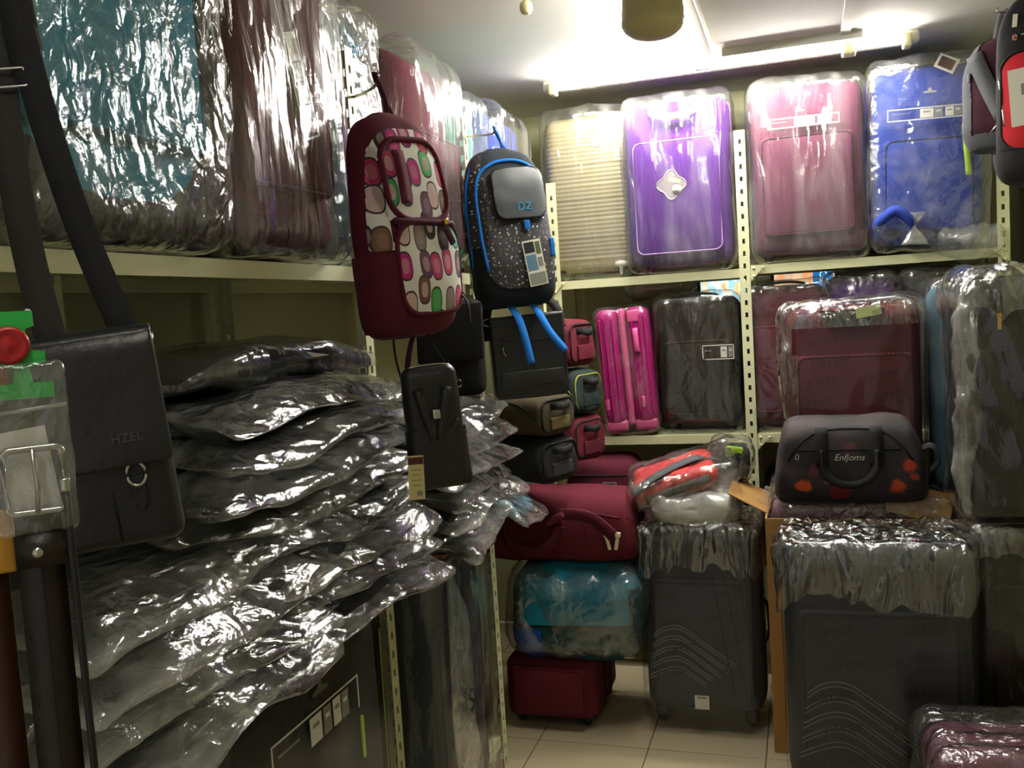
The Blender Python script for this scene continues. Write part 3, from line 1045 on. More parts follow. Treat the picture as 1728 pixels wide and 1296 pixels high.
def chevrons(parent, y, x0, z0, s, n=5):
    """rows of paired stitched lines: a low arch at the left running down to the right"""
    for k in range(n):
        L = s * (1.0 - .13 * k)
        for q in (0, .012 * s / .3):
            zt = z0 - k * s * .13 - q
            P = [(x0 - s * .06 * k * .3, y, zt - s * .12), (x0 + s * .12, y, zt - s * .03), (x0 + s * .26, y, zt), (x0 + s * .38, y, zt - s * .035), (x0 + s * .5, y, zt - s * .12), (x0 + s * .26 + L * .72, y, zt - s * .12 - (L * .72 - s * .24) * .72)]
            mk('stitched_line', tube(catmull(P, 6), .0016, 5), thread, parent)

def cover_top(parent, w, d, h, seed, drop=.13, m=None):
    """bunched film over the top of a case with a ragged lower hem"""
    z = h - drop
    return wrap(parent, w + .01, d + .06, h + .01, seed, m or milkfold, .014, .020, (17, 17, 6), .013, .045, name='plastic_hood', keep=lambda C: C[:, 2] > z, hem=z)
milkfold = film('bunched_film', haze=(.0, .09), gloss=2.6, bscale=20, bump=1.3, stretch=(1, 1, .3), rough=.12)

n1 = suitcase('suitcase', 'navy standing suitcase with a small white sticker, left of the carton', (-.392, 3.49, .001), 0, .43, .27, .765, navy_fab, seed=51, pocket=(.82, .62, .05), film_m=taut, amp=.004, scale=(6, 6, 3), wh=.06, side_handle=True, piping=char_fab)
wordmarks(n1, .40, .60, -.187, 8, 51, .03, z0=.18)
chevrons(n1, -.183, -.17, .41, .30)
mk('price_sticker', box(.052, .001, .052, (-.005, -.186, .125)), white_card, n1, False)
mk('sticker_print', box(.034, .0012, .007, (-.005, -.1865, .143)), grey_card, n1, False)
for k in range(3):
    mk('pocket_seam', tube(catmull([(.05 + .045 * k, -.184, .62), (.08 + .045 * k, -.187, .40), (.115 + .04 * k, -.184, .16)], 6), .003, 5), char_fab, n1)
cover_top(n1, .43, .27, .765, 52)

n2 = suitcase('suitcase', 'largest navy suitcase with stitched curves standing before the carton', (.185, 3.005, .001), 0, .53, .26, .83, navy_fab, seed=53, pocket=(.84, .66, .05), film_m=taut, amp=.004, scale=(6, 6, 3), wh=.05, side_handle=True, piping=char_fab)
wordmarks(n2, .50, .66, -.183, 12, 53, .034, z0=.04)
chevrons(n2, -.178, -.21, .43, .36)
cover_top(n2, .53, .26, .83, 54, .15)

# carton behind it
ct = thing('cardboard_box', 'open brown cardboard carton behind the largest navy suitcase', 'box', (.17, 3.52, .001), 0)
cw, cd, ch, tt = .62, .60, .835, .006
for nm, sx, sy, x, y in (('side_wall', tt, cd, -cw / 2, 0), ('side_wall', tt, cd, cw / 2, 0), ('end_wall', cw, tt, 0, -cd / 2), ('end_wall', cw, tt, 0, cd / 2)):
    mk(nm, box(sx, sy, ch, (x, y, ch / 2)), cardboard, ct, False)
mk('base', box(cw, cd, tt, (0, 0, tt / 2)), cardboard, ct, False)
fl = soften(rbox(tt, .34, .15, .002, (1, 8, 5), 1, False), .004, 9, 2)
mk('flap', move(fl, (0, 0, .075)), cardboard, ct, False, (-cw / 2, -.05, ch), (0, math.radians(-62), 0))
mk('flap', move(soften(rbox(.20, tt, .12, .002, (6, 1, 4), 1, False), .005, 9, 4), (0, 0, .055)), cardboard, ct, False, (.17, -cd / 2 + .01, ch + .004), (math.radians(-38), math.radians(14), math.radians(-6)))
mk('tape_tail', crumple(loft([(-.10, .02, .006, 0, 0), (-.03, .028, .008, 0, 0), (.05, .02, .005, 0, 0), (.10, .006, .003, 0, 0)], 20, 6, 2.2), .004, 40, 5), milky, ct, True, (-cw / 2 - .03, -.12, ch - .02), (0, math.radians(20), 0))
inner = suitcase('suitcase', 'mauve suitcase lying inside the open carton under the black duffel', (.165, 3.52, .012), 0, .58, .50, .862, mauve_fab, seed=57, pocket=None, handle=False, feet=False, film_m=crinkle, amp=.008, scale=(14, 14, 14), r=.05)

# floral duffel on the carton
def duffel(name, label, loc, rz, L, D, H, m, *, seed=0, panel=None, handles=None, e=2.6, group=None, top_m=None, taper=.9, drop=.55):
    t = thing(name, label, 'duffel bag', loc, rz, group)
    sec = []
    for u, k in ((-1.0, .04), (-.985, .55), (-.95, .80), (-.85, .95), (-.5, 1.0), (0, 1.0), (.5, 1.0), (.85, .95), (.95, .80), (.985, .55), (1.0, .04)):
        sec.append((u * L / 2, D / 2 * k, H / 2 * (k ** .6), 0, H / 2))
    body = loft(sec, 64, 6, e, 'yzx')
    V, F = body
    q = (V[:, 2] / H)
    V[:, 0] *= 1 - (1 - taper) * q ** 2
    body = soften((V, F), .006, 8, seed)
    V = body[0]
    V[:, 2] = np.maximum(V[:, 2], 0.002)
    recalc(mk('body', body, m, t))
    return t, body
fmat, nt = nodes('floral_print')
def floral_material():
    L = nt.links.new
    out = N(nt, 'ShaderNodeOutputMaterial')
    b = N(nt, 'ShaderNodeBsdfPrincipled')
    b.inputs['Roughness'].default_value = .75
    L(b.outputs[0], out.inputs[0])
    tc = N(nt, 'ShaderNodeTexCoord')
    prev = None
    base = N(nt, 'ShaderNodeTexNoise')
    base.inputs['Scale'].default_value = 9
    L(tc.outputs['Object'], base.inputs['Vector'])
    cr = N(nt, 'ShaderNodeValToRGB')
    cr.color_ramp.elements[0].color = srgb('#141213')
    cr.color_ramp.elements[0].position = .4
    cr.color_ramp.elements[1].color = srgb('#3a2a30')
    cr.color_ramp.elements[1].position = .75
    L(base.outputs['Fac'], cr.inputs[0])
    prev = cr.outputs[0]
    wn = N(nt, 'ShaderNodeTexNoise')
    wn.inputs['Scale'].default_value = 30
    wn.inputs['Detail'].default_value = 3
    L(tc.outputs['Object'], wn.inputs['Vector'])
    for x, z, r, c in ((-.145, .075, .036, '#d4562a'), (.15, .072, .036, '#d4562a'), (.185, .14, .034, '#b93a26'), (-.03, .055, .045, '#7c1722'), (-.11, .125, .028, '#5d2630'), (.20, .105, .024, '#a8342a'), (-.075, .085, .02, '#8a4426'), (.04, .085, .015, '#6d2c3c'), (.0, .20, .04, '#56303a')):
        mp = N(nt, 'ShaderNodeVectorMath', operation='SUBTRACT')
        mp.inputs[1].default_value = (x, 0, z)
        L(tc.outputs['Object'], mp.inputs[0])
        ms = N(nt, 'ShaderNodeVectorMath', operation='MULTIPLY')
        ms.inputs[1].default_value = (1, 0, 1.15)
        L(mp.outputs[0], ms.inputs[0])
        ln = N(nt, 'ShaderNodeVectorMath', operation='LENGTH')
        L(ms.outputs[0], ln.inputs[0])
        ad = N(nt, 'ShaderNodeMath', operation='MULTIPLY_ADD')
        ad.inputs[1].default_value = .05
        L(wn.outputs['Fac'], ad.inputs[0])
        L(ln.outputs['Value'], ad.inputs[2])
        mr = N(nt, 'ShaderNodeMapRange')
        mr.inputs['From Min'].default_value = r + .018
        mr.inputs['From Max'].default_value = r - .002 + .008
        L(ad.outputs[0], mr.inputs['Value'])
        mx = N(nt, 'ShaderNodeMix', data_type='RGBA')
        mx.inputs['B'].default_value = srgb(c)
        L(mr.outputs[0], mx.inputs['Factor'])
        L(prev, mx.inputs['A'])
        prev = mx.outputs['Result']
    L(prev, b.inputs['Base Color'])
floral_material()
fd, body = duffel('duffel_bag', 'black duffel bag with orange and red flower print on the carton', (.135, 3.33, .876), 0, .50, .26, .295, fmat, seed=61, taper=.80, e=3.0)
tr = bvh(body)
def arch(x0, x1, z0, z1, n=20):
    return [(x0 + (x1 - x0) * i / n, z0 + (z1 - z0) * (1 - abs(2 * i / n - 1) ** 3.5)) for i in range(n + 1)]
mk('top_zip', line_on(tr, arch(-.195, .195, .16, .265), .0035), black_fab, fd)
mk('pocket_zip', line_on(tr, [(-.16 + .32 * i / 20, .197) for i in range(21)], .0035), black_fab, fd)
for sx in (-1, 1):
    P = [front(tr, sx * .085, z, .004) for z in np.linspace(.27, .14, 8)]
    mk('webbing', ribbon(P, .04, .004, (1, 0, 0)), black_fab, fd)
P = [(-.085, -.14, .20), (-.078, -.155, .13), (-.045, -.16, .095), (0, -.16, .085), (.045, -.16, .095), (.078, -.155, .13), (.085, -.14, .20)]
mk('carry_handle', ribbon(catmull(P, 6), .026, .006, (0, .4, 1)), black_fab, fd)
pp = front(tr, .0, .172, .003)
text('bag_lettering', 'Enfjoms', .030, silver_print, fd, pp, (math.pi / 2 - .1, 0, 0), .0008, .3, 'silver script lettering')
pz = front(tr, -.165, .185, .004)
mk('zip_pull', tube(catmull([(pz[0], pz[1], pz[2]), (pz[0] - .005, pz[1] - .003, pz[2] - .015), (pz[0] + .004, pz[1] - .003, pz[2] - .018), (pz[0] + .006, pz[1], pz[2])], 5), .0018, 6), chrome, fd)
mk('strap_loop', ribbon(catmull([(.215, -.06, .18), (.255, -.09, .20), (.275, -.11, .16), (.25, -.10, .12)], 5), .035, .006, (0, 1, .3)), black_fab, fd)

m1 = suitcase('suitcase', 'maroon printed suitcase in loose plastic behind the floral duffel', (.172, 3.62, .876), 0, .455, .25, .665, maroon_fab, seed=63, pocket=(.86, .70, .04), film_m=taut, amp=.008, scale=(7, 7, 3), pad=.012, feet=False, piping=maroon_fab, handle=False)
wordmarks(m1, .44, .60, -.178, 10, 63, .034, m=fabric('dark_maroon_print', '#3c0f1d'), z0=.22)
recalc(mk('handle_recess', extrude([(-.11, 0), (-.10, -.03), (-.07, -.055), (0, -.065), (.07, -.055), (.10, -.03), (.11, 0)], .006, 'xzy'), dgreen_fab, m1, False, (0, -.150, .655)))
mk('paper_tag', box(.085, .001, .035), mat('lime_paper', '#b6c27e', rough=.6), m1, False, (.055, -.156, .645), (0, math.radians(-8), 0))
wrap(m1, .455, .27, .665, 64, milkfold, .022, .018, (14, 14, 6), .018, .06, name='plastic_hood', keep=lambda C: (C[:, 2] > .60) | ((C[:, 0] < -.20) & (C[:, 1] < 0)))

sl = suitcase('suitcase', 'slate blue suitcase squeezed between maroon case and dark plastic case', (.515, 3.66, .86), 0, .17, .30, .74, slate_fab, seed=65, pocket=None, film_m=clear, amp=.008, scale=(8, 8, 3), feet=False, handle=False)
sb = suitcase('suitcase', 'dark suitcase standing on the floor under the slate blue case', (.575, 3.66, .001), 0, .15, .30, .855, char_fab, seed=66, pocket=None, wr=False, handle=False)
d2 = suitcase('suitcase', 'dark charcoal suitcase at bottom right with a lime cord', (.665, 3.17, .001), 0, .37, .30, .86, brown_fab, seed=67, film_m=streak, amp=.010, scale=(7, 7, 4), pocket=(.8, .7, .06), handle=False)
mk('lime_cord', tube(catmull([(.02, -.20, .47), (.05, -.21, .44), (.062, -.205, .38), (.06, -.2, .32), (.045, -.2, .30)], 6), .003, 6), lime, d2)
wrap(d2, .37, .33, .86, 68, milkfold, .014, .016, (16, 16, 8), .018, .05, name='plastic_hood', keep=lambda C: C[:, 2] > .78, hem=.78)
d1 = suitcase('suitcase', 'tall black suitcase in loose torn plastic stacked at the right', (.66, 3.16, .878), 0, .40, .30, .73, black_fab, seed=69, film_m=streak, amp=.016, scale=(7, 7, 5), pad=.018, pocket=(.82, .66, .05), feet=False, handle=False, step=.02)
mk('gold_zip_pull', rbox(.012, .006, .05, .003, (1, 1, 1), 2), gold, d1, True, (-.115, -.205, .58))
mk('plastic_mouth', crumple(loft([(-.34, .012, .02, 0, 0), (-.2, .03, .035, -.01, 0), (-.05, .038, .045, .01, 0), (.1, .03, .04, 0, 0), (.25, .035, .04, .01, 0), (.34, .02, .03, .02, 0)], 28, 8, 2.2), .012, 20, 71), milky, d1, True, (-.205, -.17, .37))
wrap(d1, .40, .34, .73, 72, milkfold, .024, .02, (12, 12, 6), .018, .07, name='plastic_hood', keep=lambda C: C[:, 2] > .64, hem=.64)

p1 = suitcase('suitcase', 'mauve plastic wrapped case lying in the lower right corner', (.49, 2.585, .001), 5, .42, .30, .40, mauve_fab, seed=73, piping=mauve_fab, film_m=crinkle, amp=.014, scale=(12, 12, 12), pocket=None, feet=False, handle=False, r=.07, step=.018)
st = mk('paper_label', rbox(.13, .002, .09, .0009, (4, 1, 4), 1, False), white_card, p1, False, (.05, -.186, .30), (math.radians(-12), math.radians(10), 0))
for k in range(3):
    mk('label_print', box(.08 - .015 * k, .001, .004, (-.005, -.0015, .02 - .016 * k)), grey_card, st, False)

# on top of the navy case
wb = crumple(soften(rbox(.33, .24, .12, .055, (14, 10, 6), 4), .012, 9, 5), .014, 17, 75)
wt = thing('plastic_bag', 'clear plastic bag stuffed with white paper on the navy suitcase', 'plastic bag', (-.40, 3.43, .779))
mk('paper_filling', soften(rbox(.26, .18, .085, .04, (8, 6, 4), 3), .014, 14, 6), white_paper, wt, True, (0, 0, .008))
mk('bag_film', wb, papery, wt)
rbg = thing('folded_bag', 'folded coral red bag with grey band in plastic, above navy suitcase', 'bag', (-.475, 3.47, .905), 8, tilt=(14, -14))
rv = soften(puff(rbox(.32, .22, .075, .035, (12, 8, 4), 3), .012, 2), .01, 9, 7)
mk('body', rv, coral_fab, rbg)
mk('grey_band', ribbon(catmull([(-.16, -.10, .055), (-.08, -.09, .088), (.0, -.05, .093), (.10, -.01, .088), (.165, .03, .05)], 6), .05, .004, (-.4, 1, 0)), grey_fab, rbg)
mk('grey_band', ribbon(catmull([(-.12, -.118, .02), (.0, -.122, .035), (.13, -.118, .045)], 6), .03, .004, (0, .2, 1)), grey_fab, rbg)
mk('plastic_wrap', crumple(rbox(.42, .27, .10, .04, (22, 14, 6), 3), .014, (12, 12, 12), 77), bagfilm, rbg, True, (.03, 0, -.012))
lg = thing('folded_bag', 'small lime and black folded bag behind the coral red one', 'bag', (-.29, 3.60, .90), 20, tilt=(0, 10))
mk('body', soften(rbox(.13, .12, .14, .03, (5, 5, 5), 3), .012, 14, 8), dgreen_fab, lg)
mk('lime_panel', rbox(.07, .02, .045, .009, (2, 1, 2), 2), lime, lg, True, (-.01, -.055, .09))
mk('plastic_wrap', crumple(rbox(.16, .15, .17, .04, (8, 8, 8), 3), .014, 16, 79), bagfilm, lg)
suitcase('suitcase', 'black suitcase on the bottom shelf behind the coral red bag', (-.45, 4.12, .203), 0, .40, .28, .62, black_fab, seed=81, wr=False)
suitcase('suitcase', 'black suitcase on the bottom shelf right of the slotted centre post', (.05, 4.12, .203), 0, .42, .28, .66, char_fab, seed=82, wr=False)

# ================================================================== lower left
fs = suitcase('suitcase', 'wine red suitcase lying on the floor under the teal bag', (-.965, 3.47, .001), 0, .36, .40, .27, wine_fab, seed=91, pocket=(.8, .7, .1), wr=False, feet=True, r=.04, handle=False, wh=.03)
tb = thing('suitcase', 'teal soft bag in loose shiny plastic on the wine red suitcase', 'suitcase', (-.86, 3.43, .275), 4)
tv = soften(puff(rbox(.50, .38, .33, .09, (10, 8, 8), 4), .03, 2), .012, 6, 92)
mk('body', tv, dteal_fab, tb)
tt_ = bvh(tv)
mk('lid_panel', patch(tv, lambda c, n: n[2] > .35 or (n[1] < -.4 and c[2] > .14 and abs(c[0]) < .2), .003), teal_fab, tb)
mk('seam', line_on(tt_, [(-.22 + .44 * i / 20, .14) for i in range(21)], .003), black_fab, tb)
mk('blue_panel', patch(tv, lambda c, n: c[0] < -.12 and c[2] < .13 and n[1] < -.3, .004), fabric('bright_blue_fabric', '#1d4fa8'), tb)
wrap(tb, .52, .40, .34, 93, bagfilm, .014, .022, (8, 8, 8), .017, .10, shape=None)

md, body = duffel('duffel_bag', 'large wine red duffel bag with ivory zip pulls on the teal bag', (-.93, 3.42, .635), 0, .66, .36, .27, wine_fab, seed=95, taper=.92, e=2.8)
tr = bvh(body)
for x in (-.22, -.10, .02, .14, .25):
    mk('panel_seam', line_on(tr, [(x + .02 * (1 - z / .2), z) for z in np.linspace(.03, .20, 12)], .0025), maroon_fab, md)
mk('top_zip', line_on(tr, [(-.28 + .58 * i / 20, .215 - .03 * max(0, (i - 14) / 6)) for i in range(21)], .004), maroon_fab, md)
P = [(-.17, -.16, .16), (-.15, -.20, .20), (-.06, -.215, .21), (.06, -.215, .215), (.17, -.205, .20), (.24, -.19, .14), (.26, -.17, .11)]
mk('carry_handle', ribbon(catmull(P, 6), .045, .008, (0, -.3, 1)), maroon_fab, md)
P = [(-.17, -.17, .17), (-.15, -.20, .10), (-.06, -.21, .07), (.02, -.215, .10), (.06, -.21, .17)]
mk('carry_handle', ribbon(catmull(P, 6), .04, .008, (0, -.3, 1)), maroon_fab, md)
mk('handle_grip', rbox(.08, .05, .03, .012, (2, 1, 1), 2), maroon_fab, md, True, (.05, -.215, .185), (0, math.radians(-25), 0))
for k, a in ((0, -12), (1, 10)):
    z = mk('zip_pull', rbox(.014, .008, .05, .004, (1, 1, 1), 2), ivory, md, True, (.235 + .022 * k, -.185, .075), (0, math.radians(a), 0))
    mk('zip_slider', rbox(.02, .012, .02, .004, (1, 1, 1), 2), ivory, z, True, (0, 0, .048))
cb = thing('duffel_bag', 'dark wine shoulder bag with small name plate below the middle shelf', 'bag', (-.86, 3.98, .70), 0)
sv = soften(rbox(.34, .22, .25, .07, (8, 6, 6), 4), .008, 8, 96)
mk('body', sv, maroon_fab, cb)
mk('flap_seam', line_on(bvh(sv), [(-.15 + .3 * i / 16, .165) for i in range(17)], .0035), black_fab, cb)
pl = mk('name_plate', box(.058, .003, .022), silver_print, cb, False, (.045, -.118, .125))
mk('plate_field', box(.052, .003, .017, (0, -.0008, 0)), dark_print, pl, False)
text('plate_lettering', 'Skyband', .013, silver_print, pl, (0, -.0026, 0))
suitcase('suitcase', 'wine suitcase on the low shelf under the dark wine shoulder bag', (-.86, 4.12, .203), 0, .36, .30, .497, maroon_fab, seed=97, wr=False, handle=False)

# cases on the bottom shelf of the left rack
ON_LOW = 'suitcases on the bottom left shelf'
def low(label, y, w, h, m, seed, xf=-.98, d=.30, **k):
    return suitcase('suitcase', label, (xf - .03 - d / 2, y, .121), 90, w, d, h, m, seed=seed, group=ON_LOW, **k)
low('plain black suitcase at near end of the bottom left shelf', 1.02, .50, .70, char_fab, 101, film_m=taut, pocket=(.8, .8, .08), xf=-.99)
k1 = low('black suitcase with white picture label and lime piping, bottom left shelf', 1.625, .72, .80, char_fab, 102, film_m=taut, pocket=None, amp=.005, scale=(8, 8, 3), handle=False, r=.06)
strip_label(k1, .36, .075, .015, .64, -.168, full=False, blocks=((.40, .13), (.555, .09), (.67, .09), (.775, .085)))
emblem(k1, .03, -.168, .715, .06, grey_plastic)
mk('lime_piping', tube([(-.34, -.167, .775), (.32, -.167, .775)], .0022, 5), mat('dull_lime', '#6d7a24', rough=.6), k1)
mk('lime_piping', tube([(.315, -.166, .02), (.32, -.167, .74)], .0022, 5), mat('dull_lime', '#6d7a24', rough=.6), k1)
mk('lime_zip_pull', rbox(.012, .006, .10, .004, (1, 1, 2), 2), lime, k1, True, (.20, -.168, .48))
k2 = low('dark navy suitcase in lettered plastic beside the slotted post, bottom left', 2.40, .42, .81, navy_fab, 103, xf=-.965, film_m=streak, amp=.012, scale=(8, 8, 4), pad=.016, pocket=(.8, .66, .06))
pv = crumple(loft([(.0, .05, .012, .06, 0), (.15, .075, .014, .03, 0), (.4, .08, .014, .0, 0), (.6, .06, .014, .01, 0), (.74, .012, .008, -.03, 0)], 28, 10, 2.4), .008, (14, 14, 5), 104)
mk('lettered_plastic', pv, milky, k2, True, (-.085, -.205, .03))
text('printed_letter', 'St', .09, dark_print, k2, (-.055, -.228, .40), (math.pi / 2, math.radians(-4), 0))
text('printed_letter', '&', .10, dark_print, k2, (-.0, -.226, .56), (math.pi / 2, math.radians(75), 0))
k3 = low('black suitcase half hidden behind the slotted corner post', 2.79, .30, .74, black_fab, 105, xf=-1.09, film_m=taut, amp=.008, pocket=None)
wd = mk('wooden_board', soften(rbox(.14, .30, .012, .004, (2, 6, 1), 2), .001, 9, 3), wood, None, True, (-1.0, 2.385, .953))
tag(wd, 'small varnished wooden board on top of the dark navy suitcase', 'board')

# ------------------------------------------------------------------ small duffels stacked at the corner
SD = 'small duffel bags stacked in the corner'
def small_duffel(label, loc, rz, L, D, H, m, seed, pulls=None, patch_m=None, pip=None):
    t, body = duffel('duffel_bag', label, loc, rz, L, D, H, m, seed=seed, e=3.2, group=SD, taper=.95)
    tr = bvh(body)
    mk('top_zip', line_on(tr, arch(-L * .44, L * .44, H * .45, H * .86), .004), pip or black_fab, t)
    # round end panel with a webbing handle, seen from the aisle
    ex = L / 2
    ring = [(ex - .010, a, b) for a, b in rrect(D * .78, H * .74, .035, (0, H / 2), 5)]
    mk('end_piping', tube(ring, .004, 6, True), pip or black_fab, t)
    mk('end_patch', rbox(.012, D * .46, H * .30, .006, (1, 3, 2), 2), patch_m or m, t, True, (ex - .002, 0, H * .16))
    K = [(ex - .012, -D * .18, H * .72), (ex + .012, -D * .16, H * .74), (ex + .016, 0, H * .70), (ex + .012, D * .16, H * .74), (ex - .012, D * .18, H * .72)]
    mk('end_handle', ribbon(catmull(K, 5), .028, .006, (0, 0, 1)), black_fab, t)
    if pulls:
        for k, (x, z) in enumerate(pulls):
            p = front(tr, x, z, .004)
            if p:
                zp = mk('zip_pull', rbox(.012, .006, .034, .003, (1, 1, 1), 2), gold, t, True, (p[0], p[1], p[2] - .03))
                mk('zip_slider', rbox(.016, .01, .014, .003, (1, 1, 1), 2), gold, zp, True, (0, 0, .034))
    return t
small_duffel('black zipped duffel with brass pull at the bottom of the corner stack', (-1.02, 3.24, Z_MID + .002), -22, .40, .26, .165, black_fab, 111, pulls=((-.13, .11),), patch_m=char_fab)
small_duffel('olive brown duffel squeezed under the black satchel', (-1.02, 3.23, Z_MID + .172), -20, .40, .25, .15, olive_fab, 112, patch_m=fabric('tan_patch', '#5a4c2c'))
small_duffel('wine duffel at the bottom right of the corner stack', (-.985, 3.66, Z_MID + .002), -22, .36, .24, .19, wine_fab, 113, patch_m=maroon_fab)
small_duffel('dark green duffel with yellow piping in the corner stack', (-.985, 3.66, Z_MID + .197), -20, .36, .24, .18, dgreen_fab, 114, pip=mat('yellow_piping', '#8c8a3c', rough=.6))
mt = small_duffel('wine duffel with brass pulls and white tag on top of the stack', (-1.0, 3.66, Z_MID + .382), -18, .36, .24, .20, wine_fab, 115, pulls=((-.05, .165), (-.01, .168), (-.11, .10), (.08, .09)))
tgp = mk('swing_tag', box(.045, .0015, .07), white_card, mt, False, (.03, -.135, .10), (0, 0, .2))

# ------------------------------------------------------------------ plastic covered pile on the left rack
PG = 'plastic sleeved bags piled on the left shelf'
body_m = [fabric('slate_black_fabric', '#26282b'), fabric('dim_grey_fabric', '#303236'), fabric('soot_fabric', '#1f1f21'), fabric('dull_blue_fabric', '#20324a')]
def sleeved(label, loc, rz, L, W, H, seed, droop, m, hang=0.0):
    t = thing('sleeved_bag', label, 'bag', loc, rz, PG)
    rr = random.Random(seed)
    def bend(vf, k=1.0):
        V, F = vf
        V = V.copy()
        u = np.maximum(0, V[:, 0] - W * .12)
        V[:, 2] -= droop * u ** 2 * 5
        V[:, 2] -= hang * np.maximum(0, -V[:, 1] - L * .1) ** 2
        V[:, 2] += .012 * np.sin(V[:, 1] * 9 + seed)
        return V, F
    b = bend(soften(puff(rbox(W * .92, L * .84, H * .8, H * .36, (8, 12, 3), 3), .008, 2), .006, 9, seed))
    mk('body', b, m, t)
    zx = W * .46 - H * .1
    P = [(zx, -L * .38 + L * .76 * i / 14, H * .45) for i in range(15)]
    V, _ = bend((A(P), []))
    mk('zip', tube(V, .003, 5), black_plastic, t)
    v = rbox(W * 1.12, L * 1.04, H * 1.0, H * .4, (30, 40, 4), 3)
    V, F = v
    fx = np.clip((np.abs(V[:, 0]) - W * .40) / (W * .16), 0, 1)
    fy = np.clip((np.abs(V[:, 1]) - L * .42) / (L * .10), 0, 1)
    f = 1 - .72 * np.maximum(fx, fy)
    V[:, 2] = H * .5 + (V[:, 2] - H * .5) * f
    V[:, 2] += .018 * (vnoise(V * A((7, 7, 0)), seed) - .5) * np.maximum(fx, fy) * 2
    vf = bend((V, F))
    vf = crumple(vf, .011, (12, 6, 14), seed)
    mk('plastic_sleeve', vf, sleeve, t)
    return t
ordw = ['topmost', 'second', 'third', 'fourth', 'fifth', 'sixth', 'seventh', 'eighth', 'ninth']
def column(where, x0, y, n, z0, step, L, W, spread, seed, droop, hang=0.0, ya=0.0, xshift=0.0):
    for i in range(n):
        k = n - 1 - i
        rr = random.Random(seed + i)
        out = spread * (k / max(1, n - 1)) ** 1.2
        lab = '%s plastic sleeved dark bag from the top of the %s' % (ordw[k], where)
        if k == 0:
            lab = 'topmost plastic sleeved dark bag on the %s' % where
        if k == n - 1:
            lab = 'lowest plastic sleeved dark bag of the %s' % where
        sleeved(lab, (x0 + out + rr.uniform(-.02, .02), y + ya * k + rr.uniform(-.03, .03), z0 + step * i), rr.uniform(-7, 7), L * rr.uniform(.94, 1.05), W, step * .92, seed * 10 + i, droop, body_m[rr.choice([0, 1, 1, 2, 2])], hang)
column('near pile by messenger bag', -1.10, 1.20, 4, Z_MID + .03, .066, .62, .42, .07, 200, .22, .6)
column('long middle pile', -1.12, 1.66, 8, Z_MID + .012, .063, .84, .40, .04, 220, .18)
column('far pile past sling bag', -1.12, 2.47, 6, Z_MID + .010, .060, .60, .42, .03, 240, .2)
blu = sleeved('pale blue folded bag in clear plastic low in the far pile', (-1.03, 2.74, Z_MID + .014), 4, .30, .38, .05, 261, .5, fabric('pale_blue_fabric', '#5f93ad'))
ft = thing('flat_bag', 'flat black bag with a white and blue label on top of the pile', 'bag', (-1.20, 1.72, 1.485), 3)
fv = soften(puff(rbox(.36, .80, .05, .022, (12, 22, 2), 3), .016, 2), .013, 5.5, 263)
V, F = fv
V[:, 2] -= .03 * np.clip((np.abs(V[:, 1] + .05) - .12) / .28, 0, 1) ** 2 - .012
V[:, 2] = np.maximum(V[:, 2], .001)
mk('body', (V, F), black_fab, ft)
mk('plastic_wrap', crumple((V * A((1.04, 1.04, 1.12)), F), .007, (10, 6, 10), 264), streak, ft)
lp = mk('paper_label', box(.05, .20, .0015), white_card, ft, False, (.165, .12, .058), (0, math.radians(38), 0))
mk('label_band', box(.05, .03, .0017, (0, -.085, .0003)), mat('blue_ink', '#22306e', rough=.6), lp, False)
mk('label_band', box(.05, .02, .0017, (0, .09, .0003)), mat('blue_ink', '#22306e', rough=.6), lp, False)
mk('label_band', box(.03, .07, .0017, (-.01, -.03, .0003)), maroon_card, lp, False)

# ================================================================== hanging bags
def wl(t, pts):
    M = (Matrix.Translation(t.location) @ t.rotation_euler.to_matrix().to_4x4() @ Matrix.Diagonal((*t.scale, 1))).inverted()
    return [tuple(M @ Vector(p)) for p in pts]

def pack_body(w, d, h, seed, e=2.9, nu=96, per=10):
    sec = [(0.0, w * .30, d * .20, 0, .02), (.012, w * .42, d * .40, 0, .01), (.05, w * .49, d * .50, 0, 0), (h * .25, w * .5, d * .54, 0, -.005), (h * .5, w * .5, d * .52, 0, 0), (h * .72, w * .48, d * .46, 0, .006), (h * .87, w * .42, d * .38, 0, .014), (h * .955, w * .31, d * .27, 0, .02), (h, w * .12, d * .10, 0, .026)]
    return soften(loft(sec, nu, per, e), .004, 9, seed)

shoes = blobs('shoe_print', '#ece8e2', ['#c01d80', '#3fae5d', '#7b5a44', '#d4b7b4', '#2d2327', '#c2366a', '#8a7a78', '#1f9e87', '#b1243f', '#6a3f5b'], 21, .46, (1.2, 1, .66), detail=.55, rand=.55)
g1 = thing('backpack', 'maroon backpack with colourful shoe print on white panels', 'backpack', (-.872, 2.0, 1.556), 67, 'backpacks hanging on the rack posts', (0, -3))
b1 = pack_body(.255, .135, .515, 301, 2.9, 160, 16)
recalc(mk('body', b1, maroon_fab, g1))
t1 = bvh(b1)
def inr(x, z, cx, cz, w, h, r):
    dx, dz = abs(x - cx) - (w / 2 - r), abs(z - cz) - (h / 2 - r)
    return (max(dx, 0) ** 2 + max(dz, 0) ** 2) ** .5 + min(max(dx, dz), 0) < r
mk('upper_panel', patch(b1, lambda c, n: n[1] < -.2 and inr(c[0], c[2], .0, .355, .225, .235, .09), .003), shoes, g1)
lpz = patch(b1, lambda c, n: n[1] < -.2 and inr(c[0], c[2], .012, .155, .20, .20, .05), .010)
mk('front_pocket', lpz, shoes, g1)
mk('side_panel', patch(b1, lambda c, n: n[0] < -.35 and n[1] < .55 and .20 < c[2] < .43 and c[1] < -.025 and c[0] < -.09, .003), shoes, g1)
